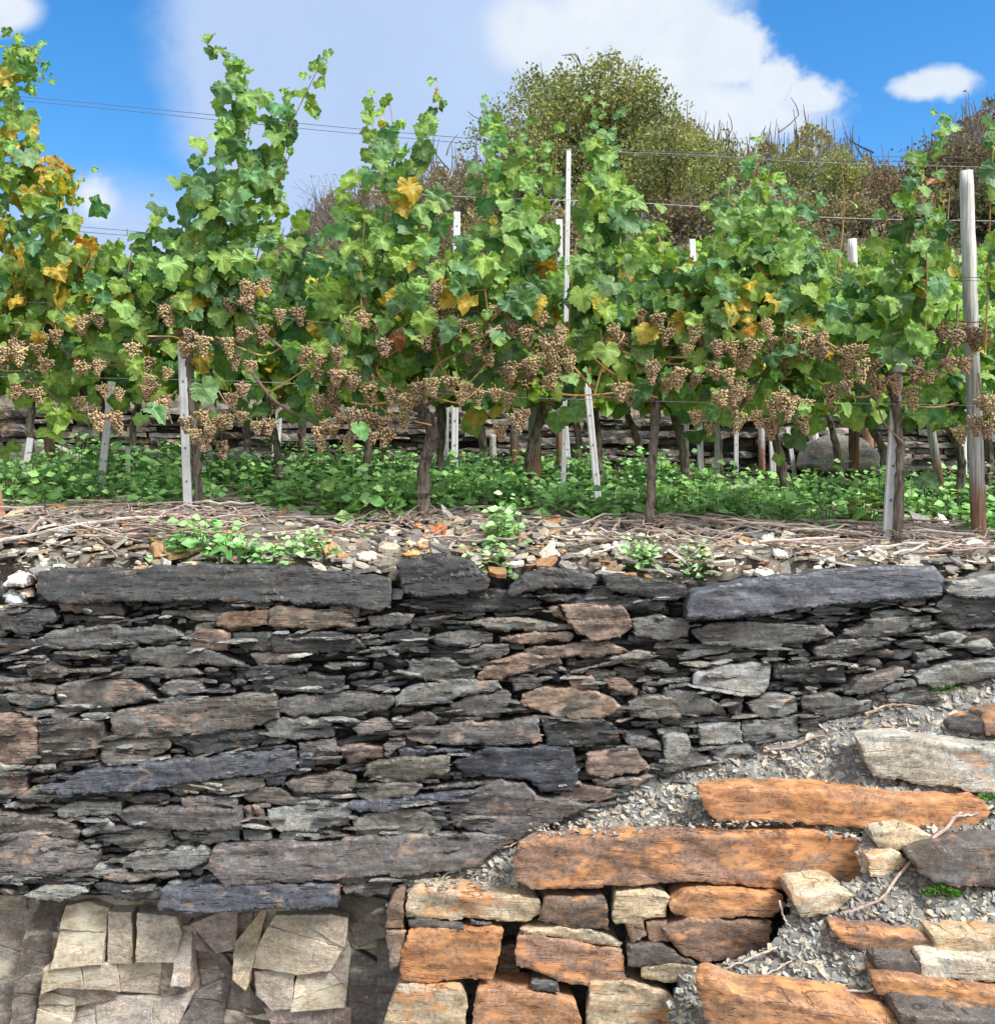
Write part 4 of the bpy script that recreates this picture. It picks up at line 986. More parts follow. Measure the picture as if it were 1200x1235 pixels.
V1 = [
dict(x=-75, base=(-75, 612), lab='yellowing grapevine at the left edge with leaves turning gold', trunk=[(-75, 612), (-78, 540), (-70, 480), (-62, 440)], yellow=.75, span=(-140, 150),
     canes=[[(-62, 440), (-30, 400), (0, 375), (20, 410), (50, 460), (92, 502)], [(-62, 440), (0, 430), (35, 412), (65, 380), (90, 355)], [(-62, 440), (20, 425), (60, 412), (110, 440), (150, 445)], [(-62, 440), (-100, 400), (-140, 410)]],
     shoots=[[(40,400),(60,300),(40,180),(18,110),(14,72),(32,55),(50,72),(52,98)], [(8,420),(5,300),(12,200),(16,120)], [(90,400),(95,320),(88,250),(100,205)], [(70,420),(62,330),(72,240),(62,190)], [(-20,420),(-25,300),(-20,180),(-30,90)], [(-55,420),(-60,300),(-50,200)], [(-95,420),(-95,300),(-90,220)], [(115,405),(118,340),(112,290)], [(25,415),(35,330),(30,230),(38,170)]]),
dict(x=237, base=(237, 612), lab='tall leafy grapevine with two long shoots high into the sky, left of the middle', trunk=[(240, 612), (238, 560), (232, 500), (228, 440), (230, 395)], yellow=.16, span=(110, 400),
     canes=[[(230, 395), (255, 382), (275, 374), (290, 363), (312, 352)], [(230, 395), (205, 378), (190, 345)], [(275, 376), (297, 384), (330, 412), (375, 446), (395, 462)], [(230, 400), (190, 412), (150, 428), (120, 442)], [(240, 400), (290, 430), (335, 485), (372, 505), (398, 512)]],
     shoots=[[(225,390),(235,300),(255,220),(285,150),(300,110),(278,72),(243,48)], [(270,385),(285,300),(310,220),(340,170),(365,120),(392,65)], [(250,385),(262,290),(290,200),(305,140)], [(200,400),(205,320),(225,260),(240,205)], [(300,390),(310,310),(330,240),(350,185)], [(330,400),(345,330),(360,285),(372,255)], [(180,400),(175,340),(180,290),(190,250)], [(150,410),(152,350),(160,295)], [(280,390),(290,320),(300,250),(318,180)], [(355,410),(362,360),(380,300)], [(240,390),(245,330),(262,250)]]),
dict(thin=(4,), x=510, base=(511, 618), lab='grapevine with a thick gnarled trunk and many bunches in the middle', trunk=[(512, 622), (510, 575), (520, 530), (516, 505), (503, 488)], yellow=.34, span=(395, 640),
     canes=[[(503, 488), (482, 476), (462, 458), (456, 442), (470, 430), (500, 412), (530, 396)], [(457, 444), (448, 405), (446, 366)], [(512, 492), (485, 486), (440, 490), (400, 476)], [(512, 490), (545, 465), (590, 440), (640, 445)], [(505, 490), (530, 440), (570, 420), (610, 380)]],
     shoots=[[(420,420),(410,340),(425,290),(440,250),(432,200)], [(455,420),(460,330),(465,240),(452,170),(447,125)], [(480,420),(480,330),(490,250),(478,180),(470,122)], [(500,420),(500,330),(495,240),(515,170),(532,118)], [(545,410),(540,340),(535,280),(540,205)], [(570,410),(575,330),(590,260),(600,200),(583,128)], [(600,400),(605,320),(620,250),(625,190),(640,155)], [(520,410),(520,360),(515,310)], [(440,420),(435,340),(440,260)], [(590,410),(585,350),(572,290)]]),
dict(x=783, base=(783, 632), lab='grapevine with a slender leaning trunk right of the middle', trunk=[(781, 640), (786, 580), (789, 520), (790, 480), (786, 452)], yellow=.26, span=(640, 860),
     canes=[[(790, 482), (770, 481), (725, 478), (690, 448), (650, 400)], [(790, 478), (762, 468), (722, 440), (690, 402), (660, 358)], [(786, 452), (800, 440), (820, 428), (850, 430)], [(786, 455), (765, 430), (740, 415)]],
     shoots=[[(645,410),(645,330),(652,260),(645,185)], [(670,410),(672,330),(668,260),(672,165)], [(700,410),(705,330),(715,260),(722,190),(715,128)], [(740,420),(745,340),(748,260),(735,200),(742,148)], [(765,420),(772,350),(768,290),(755,240)], [(800,420),(800,350),(800,310),(792,275)], [(840,420),(835,360),(830,315),(825,285)], [(720,415),(728,330),(735,250)], [(780,420),(785,350),(778,300)], [(820,420),(818,360),(812,310)], [(685,410),(690,340),(695,290)]]),
dict(x=1083, base=(1083, 645), lab='grapevine tied to the flat white stake at the right', trunk=[(1080, 650), (1084, 600), (1086, 540), (1080, 490), (1070, 450)], yellow=.22, span=(850, 1175),
     canes=[[(1058, 482), (1030, 465), (1000, 432), (985, 400)], [(1070, 455), (1040, 480), (1000, 470), (950, 430)], [(893, 492), (905, 470), (925, 448), (945, 424)], [(895, 470), (880, 455), (850, 440), (830, 446)], [(1070, 450), (1110, 455), (1130, 448), (1140, 402), (1152, 368)], [(1140, 420), (1178, 410), (1215, 428)]],
     shoots=[[(870,410),(865,340),(875,270),(880,215)], [(895,410),(900,330),(905,250),(915,172)], [(920,420),(925,340),(930,260),(925,195)], [(945,420),(955,350),(955,290),(950,235)], [(1000,420),(1010,330),(1018,250),(1013,180)], [(975,430),(985,370),(990,330)], [(1040,430),(1050,360),(1060,300),(1070,262)], [(1075,430),(1085,350),(1095,280),(1108,220),(1135,152)], [(1100,430),(1110,350),(1125,270),(1130,200),(1140,158)], [(1130,430),(1140,360),(1142,290),(1145,235)], [(885,410),(885,320),(892,240)], [(910,410),(912,320),(915,230)], [(1115,420),(1118,340),(1115,270)], [(935,420),(942,330),(940,260)]], thin=(4,)),
dict(x=1330, base=(1330, 650), lab='grapevine cut by the right edge with yellow lower leaves', trunk=[(1330, 655), (1326, 600), (1322, 540), (1310, 470)], yellow=.35, span=(1175, 1420),
     canes=[[(1310, 470), (1260, 440), (1210, 430)], [(1310, 470), (1360, 430), (1400, 430)]],
     shoots=[[(1188,425),(1192,330),(1195,230),(1200,145)], [(1215,425),(1220,330),(1215,220),(1210,120)], [(1250,420),(1255,320),(1250,220)], [(1290,420),(1290,320),(1300,220)], [(1330,420),(1330,320),(1335,220)], [(1370,420),(1380,320),(1375,240)], [(1180,450),(1186,500)]]),
]
# stakes that stand free of the leaves in front of them
FREE = [((686, 176), (680, 400), 15), ((1165, 202), (1171, 420), 30), ((1171, 420), (1179, 600), 34), ((221, 425), (227, 600), 16), ((1083, 455), (1073, 630), 18), ((709, 475), (722, 560), 16), ((645, 440), (645, 590), 18), ((134, 470), (120, 590), 13), ((337, 470), (331, 560), 13), ((538, 470), (537, 570), 12), ((836, 284), (841, 315), 14), ((1029, 284), (1029, 312), 16), ((505, 490), (512, 610), 22), ((787, 490), (784, 620), 18)]
def hidden(q):
    px = 600 + q[0] / q[1] * F; py = 617.5 - (q[2] - CZ) / q[1] * F - 0
    for a, b, r in FREE:
        a = np.array(a, float); b = np.array(b, float); p = np.array([px, py + 14]); t = np.clip((p - a).dot(b - a) / (b - a).dot(b - a), 0, 1)
        if np.hypot(*(p - a - t * (b - a))) < r: return True
    return False
for vi, d in enumerate(V1):
    Yb = float(Y1(d['x'])); bz = float(zt((d['x'] - 600) / F * Yb, Yb))
    bp = W(d['base'][0], d['base'][1], Yb); bp[2] = bz
    root = empty('grapevine', bp, d['lab'], 'grapevine', 'grapevines of the front row')
    tp = [W(px, py, Yb) for px, py in d['trunk']]; tp[0][2] = bz - .05
    m = MB(); r0 = {510: .034, 237: .024, 783: .022}.get(d['x'], .021)
    m.add(*trunk_mesh(tp, r0, r0 * .85), (.12, .10, .085, 0)); m.build('trunk', M['bark'], root)
    for cpts in d['canes']:
        P = np.array([W(px, py, Yb) for px, py in cpts]); P[1:, 1] += rng.normal(-.05, .05, len(P) - 1); P = spline(P, 18)
        old = rng.random() < .45
        m = MB(); m.add(*tube(P, np.linspace(.0095 if old else .007, .0045, 18), 6, .15), (*((.13, .095, .08) if old else (.36, .21, .09)), 0)); m.build('cane', M['cane'], root)
    for k in range(7):            # thin tangled side canes in the fruit zone
        x0_, x1_ = d['span']; ax_, ay_ = rng.uniform(x0_, x1_), rng.uniform(380, 480); an = rng.normal(0, .9); L_ = rng.uniform(60, 140)
        P = np.array([W(ax_ + math.cos(an) * L_ * t - 12 * math.sin(t * 5 + k), ay_ + math.sin(an) * L_ * .7 * t + 14 * math.sin(t * 4 + k * 2), Yb - .1 + rng.normal(0, .05)) for t in (0, .35, .7, 1)])
        m = MB(); m.add(*tube(spline(P, 16), np.linspace(.0045, .003, 16), 5, .12), (*np.array([(.36, .22, .10), (.42, .30, .14), (.20, .13, .09)][k % 3]), 0)); m.build('cane', M['cane'], root)
    for si, sp in enumerate(d['shoots']):
        yo = rng.normal(0, .10); P = np.array([W(px, py, Yb + yo + rng.normal(0, .03)) for px, py in sp]); P = spline(P, 40)
        seg = np.r_[0, np.cumsum(np.linalg.norm(np.diff(P, axis=0), axis=1))]; L = seg[-1]
        m = MB(); m.add(*tube(P, np.linspace(.0052, .002, 40), 5), (.22, .13, .05, 0)); so_ = m.build('shoot', M['cane'], root)
        m = MB(); thin = si in d.get('thin', ()); s_ = rng.random() * .03
        while s_ < L:
            t = s_ / L; q = np.array([np.interp(s_, seg, P[:, k]) for k in range(3)])
            py = 617.5 - (q[2] - CZ) / q[1] * F
            taper = np.clip((1 - t) * 5, .5, 1)
            for rep in range(1 if thin else (5 if py > 310 else int(3.3 + rng.random() * .7) if py > 200 else 4)):
                if rng.random() < .12: continue
                size = rng.choice([rng.uniform(.05, .09), rng.uniform(.080, .122)], p=[.28, .72]) * taper * (.62 if thin else 1) * (1.0 if rep < 2 else .85)
                spread = (np.interp(py, [150, 330], [.046, .080]) if not thin else .05) * taper
                off = np.array([rng.normal(0, spread), rng.normal(-.02, .07), rng.normal(.02, .03)])
                yl = d['yellow'] * (1.0 if py > 300 else .35) * (1.2 if py > 360 else .8)
                if vi == 0: yl = d['yellow'] * (1.25 if 150 < py else .3)
                if hidden(q + off): continue
                add_leaf(m, q + off, size, leaf_tint(yl, 1.6 if t > .8 else .8))
            s_ += .062 * rng.uniform(.7, 1.3) * (1.25 if thin else 1)
        m.build('foliage', M['leaf'], so_) if m.n else None
    # leaves of the fruit zone
    m = MB(); x0, x1 = d['span']
    for i in range(int((x1 - x0) * .42)):
        px = rng.uniform(x0, x1); py = rng.choice([rng.uniform(320, 430), rng.uniform(420, 500), rng.normal(500, 25)], p=[.5, .38, .12])
        q = W(px, py, Yb + rng.normal(.05, .14))
        if hidden(q): continue
        add_leaf(m, q, rng.uniform(.055, .125), leaf_tint(d['yellow'] * 1.3, .9))
    m.build('foliage', M['leaf'], root)
    for px, py in BL:
        if min(V1, key=lambda e: abs(e['x'] - px) if not (e['span'][0] <= px <= e['span'][1]) else -1000 + abs(e['x'] - px)) is d:
            bunch(root, W(px, py - 14, Yb - rng.uniform(.14, .26)), rng.uniform(.58, .86))
            for rr_ in range(rng.integers(1, 3)): bunch(root, W(px + rng.choice([-1, 1]) * rng.uniform(14, 22), py - 8 + rng.normal(0, 8), Yb - rng.uniform(.05, .2)), rng.uniform(.6, .9))

# a few single leaves that catch the eye
# ------------------------------------------------------------------ vines of the rows behind
REAR = [(-20,2),(120,2),(338,2),(432,2),(526,2),(640,2),(722,2),(828,2),(950,2),(1140,2),(1235,2),(42,3),(160,3),(300,3),(375,3),(470,3),(590,3),(690,3),(772,3),(868,3),(1018,3),(1060,3),(1190,3),(-60,4),(90,4),(240,4),(400,4),(560,4),(700,4),(860,4),(1000,4),(1150,4),(1280,4)]
RY = {2: 6.05, 3: 7.15, 4: 9.4}
RL = {-20:'rear vine behind the gold-leaved vine at the left edge',120:'rear vine with a dark trunk against the slanting white stake at the left',338:'rear vine beside the bent white stake left of the middle',432:'small rear vine left of the thick gnarled trunk',526:'rear vine just right of the thick gnarled trunk',640:'rear vine behind the brown-footed post in the middle',722:'rear vine with a crooked trunk by the leaning bright stake',828:'rear vine right of the slender leaning trunk',950:'rear vine left of the split wooden post at the right',1140:'rear vine with a black trunk beside the leaning wooden stake',1235:'rear vine behind the tall grey post',
42:'far vine at the left between two short white posts',160:'far vine behind the slanting white stake at the left',300:'far vine behind the tall leafy vine',375:'far vine with a forked trunk left of the middle',470:'far vine behind the thick gnarled trunk, to its left',590:'far vine between the two short wooden posts in the middle',690:'far vine behind the pair of thin stakes in the middle',772:'far vine behind the slender leaning trunk',868:'far vine among the thin stakes right of the middle',1018:'far vine with a trunk leaning left, in front of the pale boulder',1060:'far vine behind the flat white stake at the right',1190:'far vine behind the tall grey post at the right',
-60:'vine on the upper terrace beyond the left edge',90:'leftmost vine of the upper terrace within view',240:'upper terrace vine behind the tall leafy vine',400:'upper terrace vine behind the gap left of the middle',560:'upper terrace vine just left of the brown-footed post',700:'upper terrace vine behind the tall thin white stake',860:'upper terrace vine behind the broad leafy shoots at the right',1000:'upper terrace vine behind the single thin upright shoot',1150:'upper terrace vine at the right, above the far vine of the grey post',1280:'vine on the upper terrace beyond the right edge'}
for px, row in REAR:
    Yb = RY[row]; X = (px - 600) / F * Yb; z0 = float(zt(X, Yb)); hgt = {2: 1.30, 3: 1.34, 4: 1.0}[row]
    root = empty('grapevine', (X, Yb, z0), RL[px], 'grapevine', {2: 'grapevines of the second row', 3: 'grapevines of the third row', 4: 'grapevines of the upper terrace'}[row])
    m = MB(); lean = rng.normal(0, .05) if px != 1018 else -.16
    tp = [(X, Yb, z0 - .05), (X + lean * .4 + rng.normal(0, .02), Yb, z0 + .25), (X + lean + rng.normal(0, .03), Yb + rng.normal(0, .03), z0 + .55), (X + lean * 1.3, Yb, z0 + .75)]
    m.add(*trunk_mesh(tp, .026, .02), (.12, .10, .085, 0)); m.build('trunk', M['bark'], root)
    m = MB(); w = {2: .62, 3: .62, 4: .75}[row]; ns = 9
    for k in range(ns):
        sx = X + (k / (ns - 1) - .5) * 2 * w + rng.normal(0, .05); hh = hgt * rng.uniform(.82, 1.06)
        for i in range({2: 44, 3: 38, 4: 30}[row]):
            t = rng.random() ** .9; q = np.array([sx + rng.normal(0, .11), Yb + rng.normal(0, .12), z0 + .55 + t * (hh - .55)])
            yl = .38 if t < .45 else .15
            add_leaf(m, q, rng.uniform(.06, .125), leaf_tint(yl, 1.8) * 1.15, True)
    m.build('foliage', M['leaf'], root)
    if row < 4:
        m = MB()
        for k in range(4):
            P = spline([(X + lean, Yb, z0 + .6), (X + rng.normal(0, .2), Yb - .05, z0 + .72), (X + rng.choice([-1, 1]) * rng.uniform(.3, .6), Yb - rng.random() * .1, z0 + rng.uniform(.5, .85))], 10)
            m = MB(); m.add(*tube(P, np.linspace(.007, .004, 10), 5), (*((.34, .2, .09) if k % 2 else (.16, .11, .09)), 0)); m.build('cane', M['cane'], root)
        for k in range(7 if row == 2 else 4):
            bunch(root, (X + rng.uniform(-.55, .55), Yb - rng.uniform(0, .15), z0 + rng.uniform(.55, .9)), rng.uniform(.9, 1.2))

# ------------------------------------------------------------------ stakes and posts
def stake(kind, top, bot, wpx, label, Y=None, group=None):
    """metal: folded galvanised profile; wood: round weathered post with a stained foot"""
    if Y is None: Y = Ybase(*bot)
    A_ = W(*bot, Y); B_ = W(*top, Y); A_[2] -= .08 if kind != 'float' else 0
    w = wpx / F * Y; m = MB(); ax = B_ - A_; L = np.linalg.norm(ax); ax = ax / L
    if kind == 'metal':
        sx = np.cross(ax, [0, 1, 0]); sx /= np.linalg.norm(sx); fy = np.array([0, 1., 0])
        prof = [(-.5, .0), (-.28, -.06), (-.1, -.02), (.1, -.02), (.28, -.06), (.5, 0), (.5, .45), (.38, .45), (.38, .12), (-.38, .12), (-.38, .45), (-.5, .45)]
        ring = [sx * (x * w) + fy * (y * w) for x, y in prof]; n = len(ring)
        v = [A_ + q for q in ring] + [B_ + q for q in ring]
        m.add(v, [[i, (i + 1) % n, n + (i + 1) % n, n + i] for i in range(n)] + [list(range(n))[::-1], [n + i for i in range(n)]], (.50, .51, .54, 0))
        root = empty('vine_stake', A_ + [0, 0, .08], label, 'stake', group or 'metal vine stakes'); m.build('profile', M['metal'], root)
        m = MB()
        for k in range(max(2, int(L / .16))):        # notches that hold the wires
            q = A_ + ax * (.2 + k * .16) - fy * (w * .075)
            if (.2 + k * .16) > L - .02: break
            s = w * .12; m.add([q - sx * s, q + sx * s, q + sx * s + ax * s * 2.2, q - sx * s + ax * s * 2.2], [[0, 1, 2, 3]], (.12, .12, .13, 0))
        if m.n: m.build('wire_notch', M['metal'], root)
    else:
        n = 26; t = np.linspace(0, 1, n); P = A_ + (B_ - A_) * t[:, None]; P += rng.normal(0, .0012, P.shape)
        rad = w / 2 * (1.04 - .08 * t) * np.where(t > .995, .9, 1); v, f = tube(P, rad, 14, .035)
        tt = np.repeat(t, 14); zz = tt * L + .05 * (rng.random(len(tt)) - .5) ; foot = 1 / (1 + np.exp((zz - (.36 if wpx > 9 else .2)) * 34))
        g_, b_ = np.array((.46, .455, .455)), np.array((.25, .14, .095))
        c = np.zeros((len(tt), 4)); c[:, :3] = g_ * (1 - foot[:, None]) + b_ * foot[:, None]
        m.add(v, f, c); o = m.build('vineyard_post', M['wood'], None, True, origin=A_ + [0, 0, .08])
        tag(o, label, 'post', group or 'wooden vineyard posts')
S_ = stake
S_('metal', (219, 412), (227, 612), 10, 'white metal stake tied to the tall leafy vine', 5.12)
S_('metal', (686, 180), (679, 600), 5.5, 'tall thin white stake rising above the leaves in the middle', 5.6)
S_('metal', (708, 462), (723, 600), 8, 'leaning bright stake with a yellow leaf on its top', 5.75)
S_('metal', (1084, 440), (1071, 636), 12, 'flat white stake at the right with a blue tie', 4.96)
S_('wood', (1165, 206), (1181, 650), 17, 'tall grey round post with a brown foot near the right edge', 5.25)
S_('wood', (645, 408), (645, 596), 15, 'thick post with a reddish brown foot in the middle')
S_('metal', (134, 460), (118, 600), 8, 'slanting white stake beside a dark trunk at the left')
S_('metal', (338, 458), (330, 572), 9, 'bent white stake with a dark band left of the middle')
S_('metal', (538, 458), (537, 582), 7, 'white stake just right of the thick gnarled trunk')
S_('wood', (979, 506), (986, 577), 13, 'split pale wooden post standing in weeds at the right')
S_('wood', (1045, 508), (1049, 556), 14, 'broad pale plank-like post behind the flat white stake')
S_('wood', (1116, 473), (1140, 608), 10, 'leaning thin grey wooden stake at the right', None)
S_('wood', (1028, 288), (1030, 560), 12, 'white topped post showing above the leaves at the right', 7.4)
S_('metal', (835, 288), (846, 560), 7, 'leaning stake tip above the leaves right of the middle', 7.2)
S_('metal', (551, 255), (548, 560), 8, 'pale stake among leaves behind the yellow leaf in the middle', 7.0)
S_('wood', (674, 265), (676, 565), 10, 'grey post behind the tall thin white stake', 6.8)
S_('metal', (36, 528), (24, 590), 7, 'short white stake leaning right at the far left')
S_('wood', (57, 516), (65, 578), 12, 'short broad wooden post at the far left')
S_('metal', (154, 538), (154, 588), 5, 'thin short stake behind the slanting white stake')
S_('metal', (299, 500), (296, 566), 6, 'thin stake behind the tall leafy vine')
S_('metal', (421, 520), (419, 566), 5, 'thin far stake left of the thick gnarled trunk')
S_('wood', (594, 524), (596, 576), 8, 'narrow wooden post left of the pair in the middle')
S_('wood', (620, 520), (621, 574), 11, 'wider wooden post next to the thick red-footed post')
S_('metal', (681, 498), (687, 562), 6, 'left one of two thin stakes in the middle')
S_('metal', (698, 522), (697, 562), 5, 'right one of two thin stakes in the middle')
S_('metal', (828, 500), (827, 578), 6, 'thin white stake right of the slender leaning trunk')
S_('metal', (865, 498), (865, 602), 6, 'white stake planted in the nettles right of the middle')
S_('metal', (888, 508), (888, 556), 5, 'short stake between the nettle stake and the wooden stub')
S_('wood', (918, 516), (919, 556), 8, 'low white wooden stub behind the nettles')
S_('metal', (931, 520), (933, 574), 7, 'flat grey stake left of the split wooden post')
S_('metal', (950, 515), (961, 576), 5, 'thin slanting stake against a vine trunk at the right')
S_('metal', (1160, 455), (1162, 560), 9, 'pale stake close behind the tall grey post')
S_('wood', (-14, 560), (6, 640), 16, 'leaning wooden post foot at the left edge', 4.98)

# ------------------------------------------------------------------ trellis wires
def wire(pts, label, r=.0014, Yo=-.02, Yf=Y1, tintc=(.10, .10, .11)):
    P = [W(px, py, float(Yf(px)) + Yo) for px, py in pts]; P = spline(P, 60); m = MB(); m.add(*tube(P, r, 5), (*tintc, 0))
    tag(m.build('trellis_wire', M['wire']), label, 'wire', 'trellis wires strung along the vine rows')
wire([(-120,104),(60,119),(400,152),(640,172),(850,184),(1330,192)], 'topmost trellis wire of the front row against the sky')
wire([(-120,110),(60,124),(400,158),(640,178),(850,189),(1330,199)], 'second topmost trellis wire running close under the first', Yo=.05)
wire([(-120,258),(120,275),(380,300),(640,318),(1000,330),(1330,338)], 'dark middle trellis wire through the leaves')
wire([(-120,263),(120,281),(380,304),(640,322),(1000,334),(1330,342)], 'second middle trellis wire just under the dark one', Yo=.06)
wire([(-120,360),(150,368),(300,378),(480,398),(800,416),(1330,432)], 'fruit wire at the height of the grape bunches', tintc=(.3, .3, .32))
wire([(-120,452),(300,460),(600,478),(900,486),(1070,487),(1330,492)], 'lowest pale trellis wire below the grape bunches', r=.0015, tintc=(.35, .36, .38))
wire([(380,222),(540,236),(800,246),(1000,262),(1330,268)], 'pale trellis wire of the second row above the leaves', r=.002, Yf=lambda p: 6.05, tintc=(.4, .4, .42))
wire([(700,182),(830,186),(1000,196),(1330,205)], 'upper trellis wire of the second row against the trees', r=.002, Yf=lambda p: 6.05, tintc=(.2, .2, .22))
# ------------------------------------------------------------------ low weeds
WL = (np.array([(0, 0, 0), (.30, .32, .06), (.36, .55, .05), (0, 1.05, -.12), (-.36, .55, .05), (-.30, .32, .06), (0, .5, -.03)], float), np.array([(0, 1, 6), (1, 2, 6), (2, 3, 6), (3, 4, 6), (4, 5, 6), (5, 0, 6)]))
def weed(mb, P, h, n, leaf, tints, spread=.03):
    lean = rng.normal(0, .16, 2)
    for i in range(n):
        t = (i + .6) / n; a = i * 1.57 + rng.random() * .8
        c = np.array(tints[rng.integers(len(tints))]) * rng.uniform(.65, 1.4) * (1.0 + .35 * t)
        for s in (0, math.pi):
            d = np.array([math.cos(a + s), math.sin(a + s), rng.uniform(-.1, .45)]); d /= np.linalg.norm(d)
            up = np.array([rng.normal(0, .5), rng.normal(-.75, .5), 1.]); sx = np.cross(d, up); sx /= np.linalg.norm(sx); nn = np.cross(sx, d)
            L = leaf * rng.uniform(.6, 1.2) * (1.1 - .55 * t)
            q = P + np.array([lean[0] * t * h, lean[1] * t * h, h * t]) + d * spread * .5
            mb.add(q + L * (WL[0][:, :1] * sx * 1.1 + WL[0][:, 1:2] * d + WL[0][:, 2:] * nn), WL[1], (*c, 0))
    mb.add(*tube([P, P + np.array([lean[0] * .5 * h, lean[1] * .5 * h, h * .5]), P + np.array([lean[0] * h, lean[1] * h, h])], [.003, .0025, .001], 4), (.10, .17, .05, 0))
WT = [(.11, .25, .07), (.14, .29, .08), (.18, .33, .10), (.095, .20, .06)]
mb = MB(); cnt = 0
while cnt < 2100:
    px = rng.uniform(-260, 1420); Y = (5.14 if px > 480 else 4.98) + 2.0 * rng.random() ** 1.25; X = (px - 600) / F * Y
    if Y < (5.28 if px > 480 else 5.10) + .5 * float(vnoise(np.array([X * 1.9]), np.array([1.3]), 61)[0]): continue
    dens = .9
    if 980 < px < 1090: dens = .25 if Y < 6 else .8
    if 1090 < px < 1200: dens = .0 if 5.2 < Y < 5.75 else .75
    if px < 1000 and vnoise(np.array([X * 2.1]), np.array([Y * 1.6]), 5)[0] < -.14: dens *= .18
    if rng.random() > dens: continue
    cnt += 1; h = rng.uniform(.08, .20) * (1.0 + 1.1 * max(0., float(vnoise(np.array([X * 3.1]), np.array([Y * 3.0]), 15)[0])))
    weed(mb, np.array([X, Y, float(zt(X, Y)) - .01]), h, rng.integers(3, 7), rng.uniform(.035, .10), WT)
tag(mb.build('weeds', M['weed']), label='dense low green weeds growing under the vines', kind='stuff')
# single plants in front, each a thing
def plant(px, py, w, h, n, label, tints, Y=None, leaf=.06, cat='weed', name='nettle_plant'):
    Y = Y or Ybase(px, py); P = W(px, py, Y); mb = MB()
    for i in range(n):
        a = rng.random() * 6.28; r = w / 2 * rng.random() ** .6
        q = P + np.array([math.cos(a) * r, math.sin(a) * r * .5, -.02]); 
        if q[1] < 4.62: q[1] = 4.62
        weed(mb, q, 1.35 * h * rng.uniform(.6, 1.1) * (1 - .4 * r / (w / 2)), 5, leaf, tints, .04)
    tag(mb.build(name, M['weed']), label, cat, 'weed plants growing at the front of the terrace')
NT = [(.13, .30, .09), (.17, .36, .12), (.10, .24, .07)]; PT = [(.21, .36, .15), (.25, .40, .19), (.16, .31, .12)]
plant(238, 682, .40, .22, 17, 'big bright nettle plant at the foot of the white metal stake', NT, leaf=.075)
plant(300, 676, .30, .12, 10, 'low nettle patch spreading right of the big nettle', NT, leaf=.06)
plant(368, 668, .26, .11, 12, 'small pale nettle plant above the long dark capstone', PT, leaf=.05)
plant(614, 655, .26, .20, 14, 'pale nettle plant in front of the dark weeds in the middle', PT, leaf=.06)
plant(592, 690, .24, .14, 12, 'pale green plant hanging at the wall edge in the middle', PT, 4.62, leaf=.055)
plant(766, 682, .17, .15, 10, 'small feathery plant at the foot of the slender leaning trunk', PT, leaf=.045)
plant(843, 692, .16, .13, 12, 'pale bushy plant above the left end of the blue-black capstone', PT, 4.64, leaf=.04)
plant(1045, 640, .16, .26, 7, 'thin spindly plant left of the flat white stake', [(.13, .20, .06), (.2, .19, .06)], leaf=.06)
plant(1190, 640, .22, .15, 9, 'leafy plant at the right edge of the terrace', NT, leaf=.07)
plant(437, 648, .05, .04, 3, 'tiny seedling among the prunings', PT, leaf=.035)

mb = MB(); Yq = Ybase(527, 645); add_leaf(mb, W(527, 634, Yq - .03), .075, np.array((.42, .17, .07)), face=(.2, -.8, .7), roll=(.3, 0, -1))
tag(mb.build('dried_leaf', M['leaf']), 'curled orange dried leaf lying beside the gnarled trunk', 'leaf')
# ------------------------------------------------------------------ wall of the next terrace
bw = empty('terrace_wall', (0, 8.1, float(zt(0, 8.0))), 'low dark dry stone wall behind the vine rows', 'wall')
mb = MB(); X = 0
for lay in range(9):
    x = -300.
    while x < 1500:
        L = rng.lognormal(math.log(48), .55); hgt = rng.uniform(5.5, 9); zc = 560 - lay * 7.4 + (x - 600) * .012
        p = np.array([(x, zc - hgt / 2 + rng.normal(0, 1)), (x + L * .5, zc - hgt / 2 + rng.normal(0, 1)), (x + L * .97, zc - hgt / 2 * .8), (x + L, zc + hgt / 2 * .8), (x + L * .5, zc + hgt / 2 + rng.normal(0, .8)), (x + .5, zc + hgt / 2)])
        c = keys[rng.integers(len(keys))]
        v, f, cc = stone(p, 8.06, np.array(PAL[c]) * .85, .2, dx=9, dz=4, h0=rng.uniform(-.02, .05), A=.006, low=.006, depth=.12, jag=1.0, tiltz=rng.normal(.1, .2)); mb.add(v, f, cc); x += L
mb.build('stonework', M['slate'], bw)
for (pts, lab) in (([(975,560),(985,530),(1010,520),(1045,528),(1062,548),(1058,566),(990,570)], 'pale cracked boulder behind the leaning trunk at the right'), ([(-20,565),(0,540),(40,530),(72,545),(80,566),(30,572)], 'grey boulder at the far left behind the weeds'), ([(262,560),(275,540),(300,538),(312,560)], 'tan rock behind the tall leafy vine')):
    rock(pts, (.27, .26, .235), lab, 7.55, .8, 'boulder', 'boulders at the foot of the terrace wall')

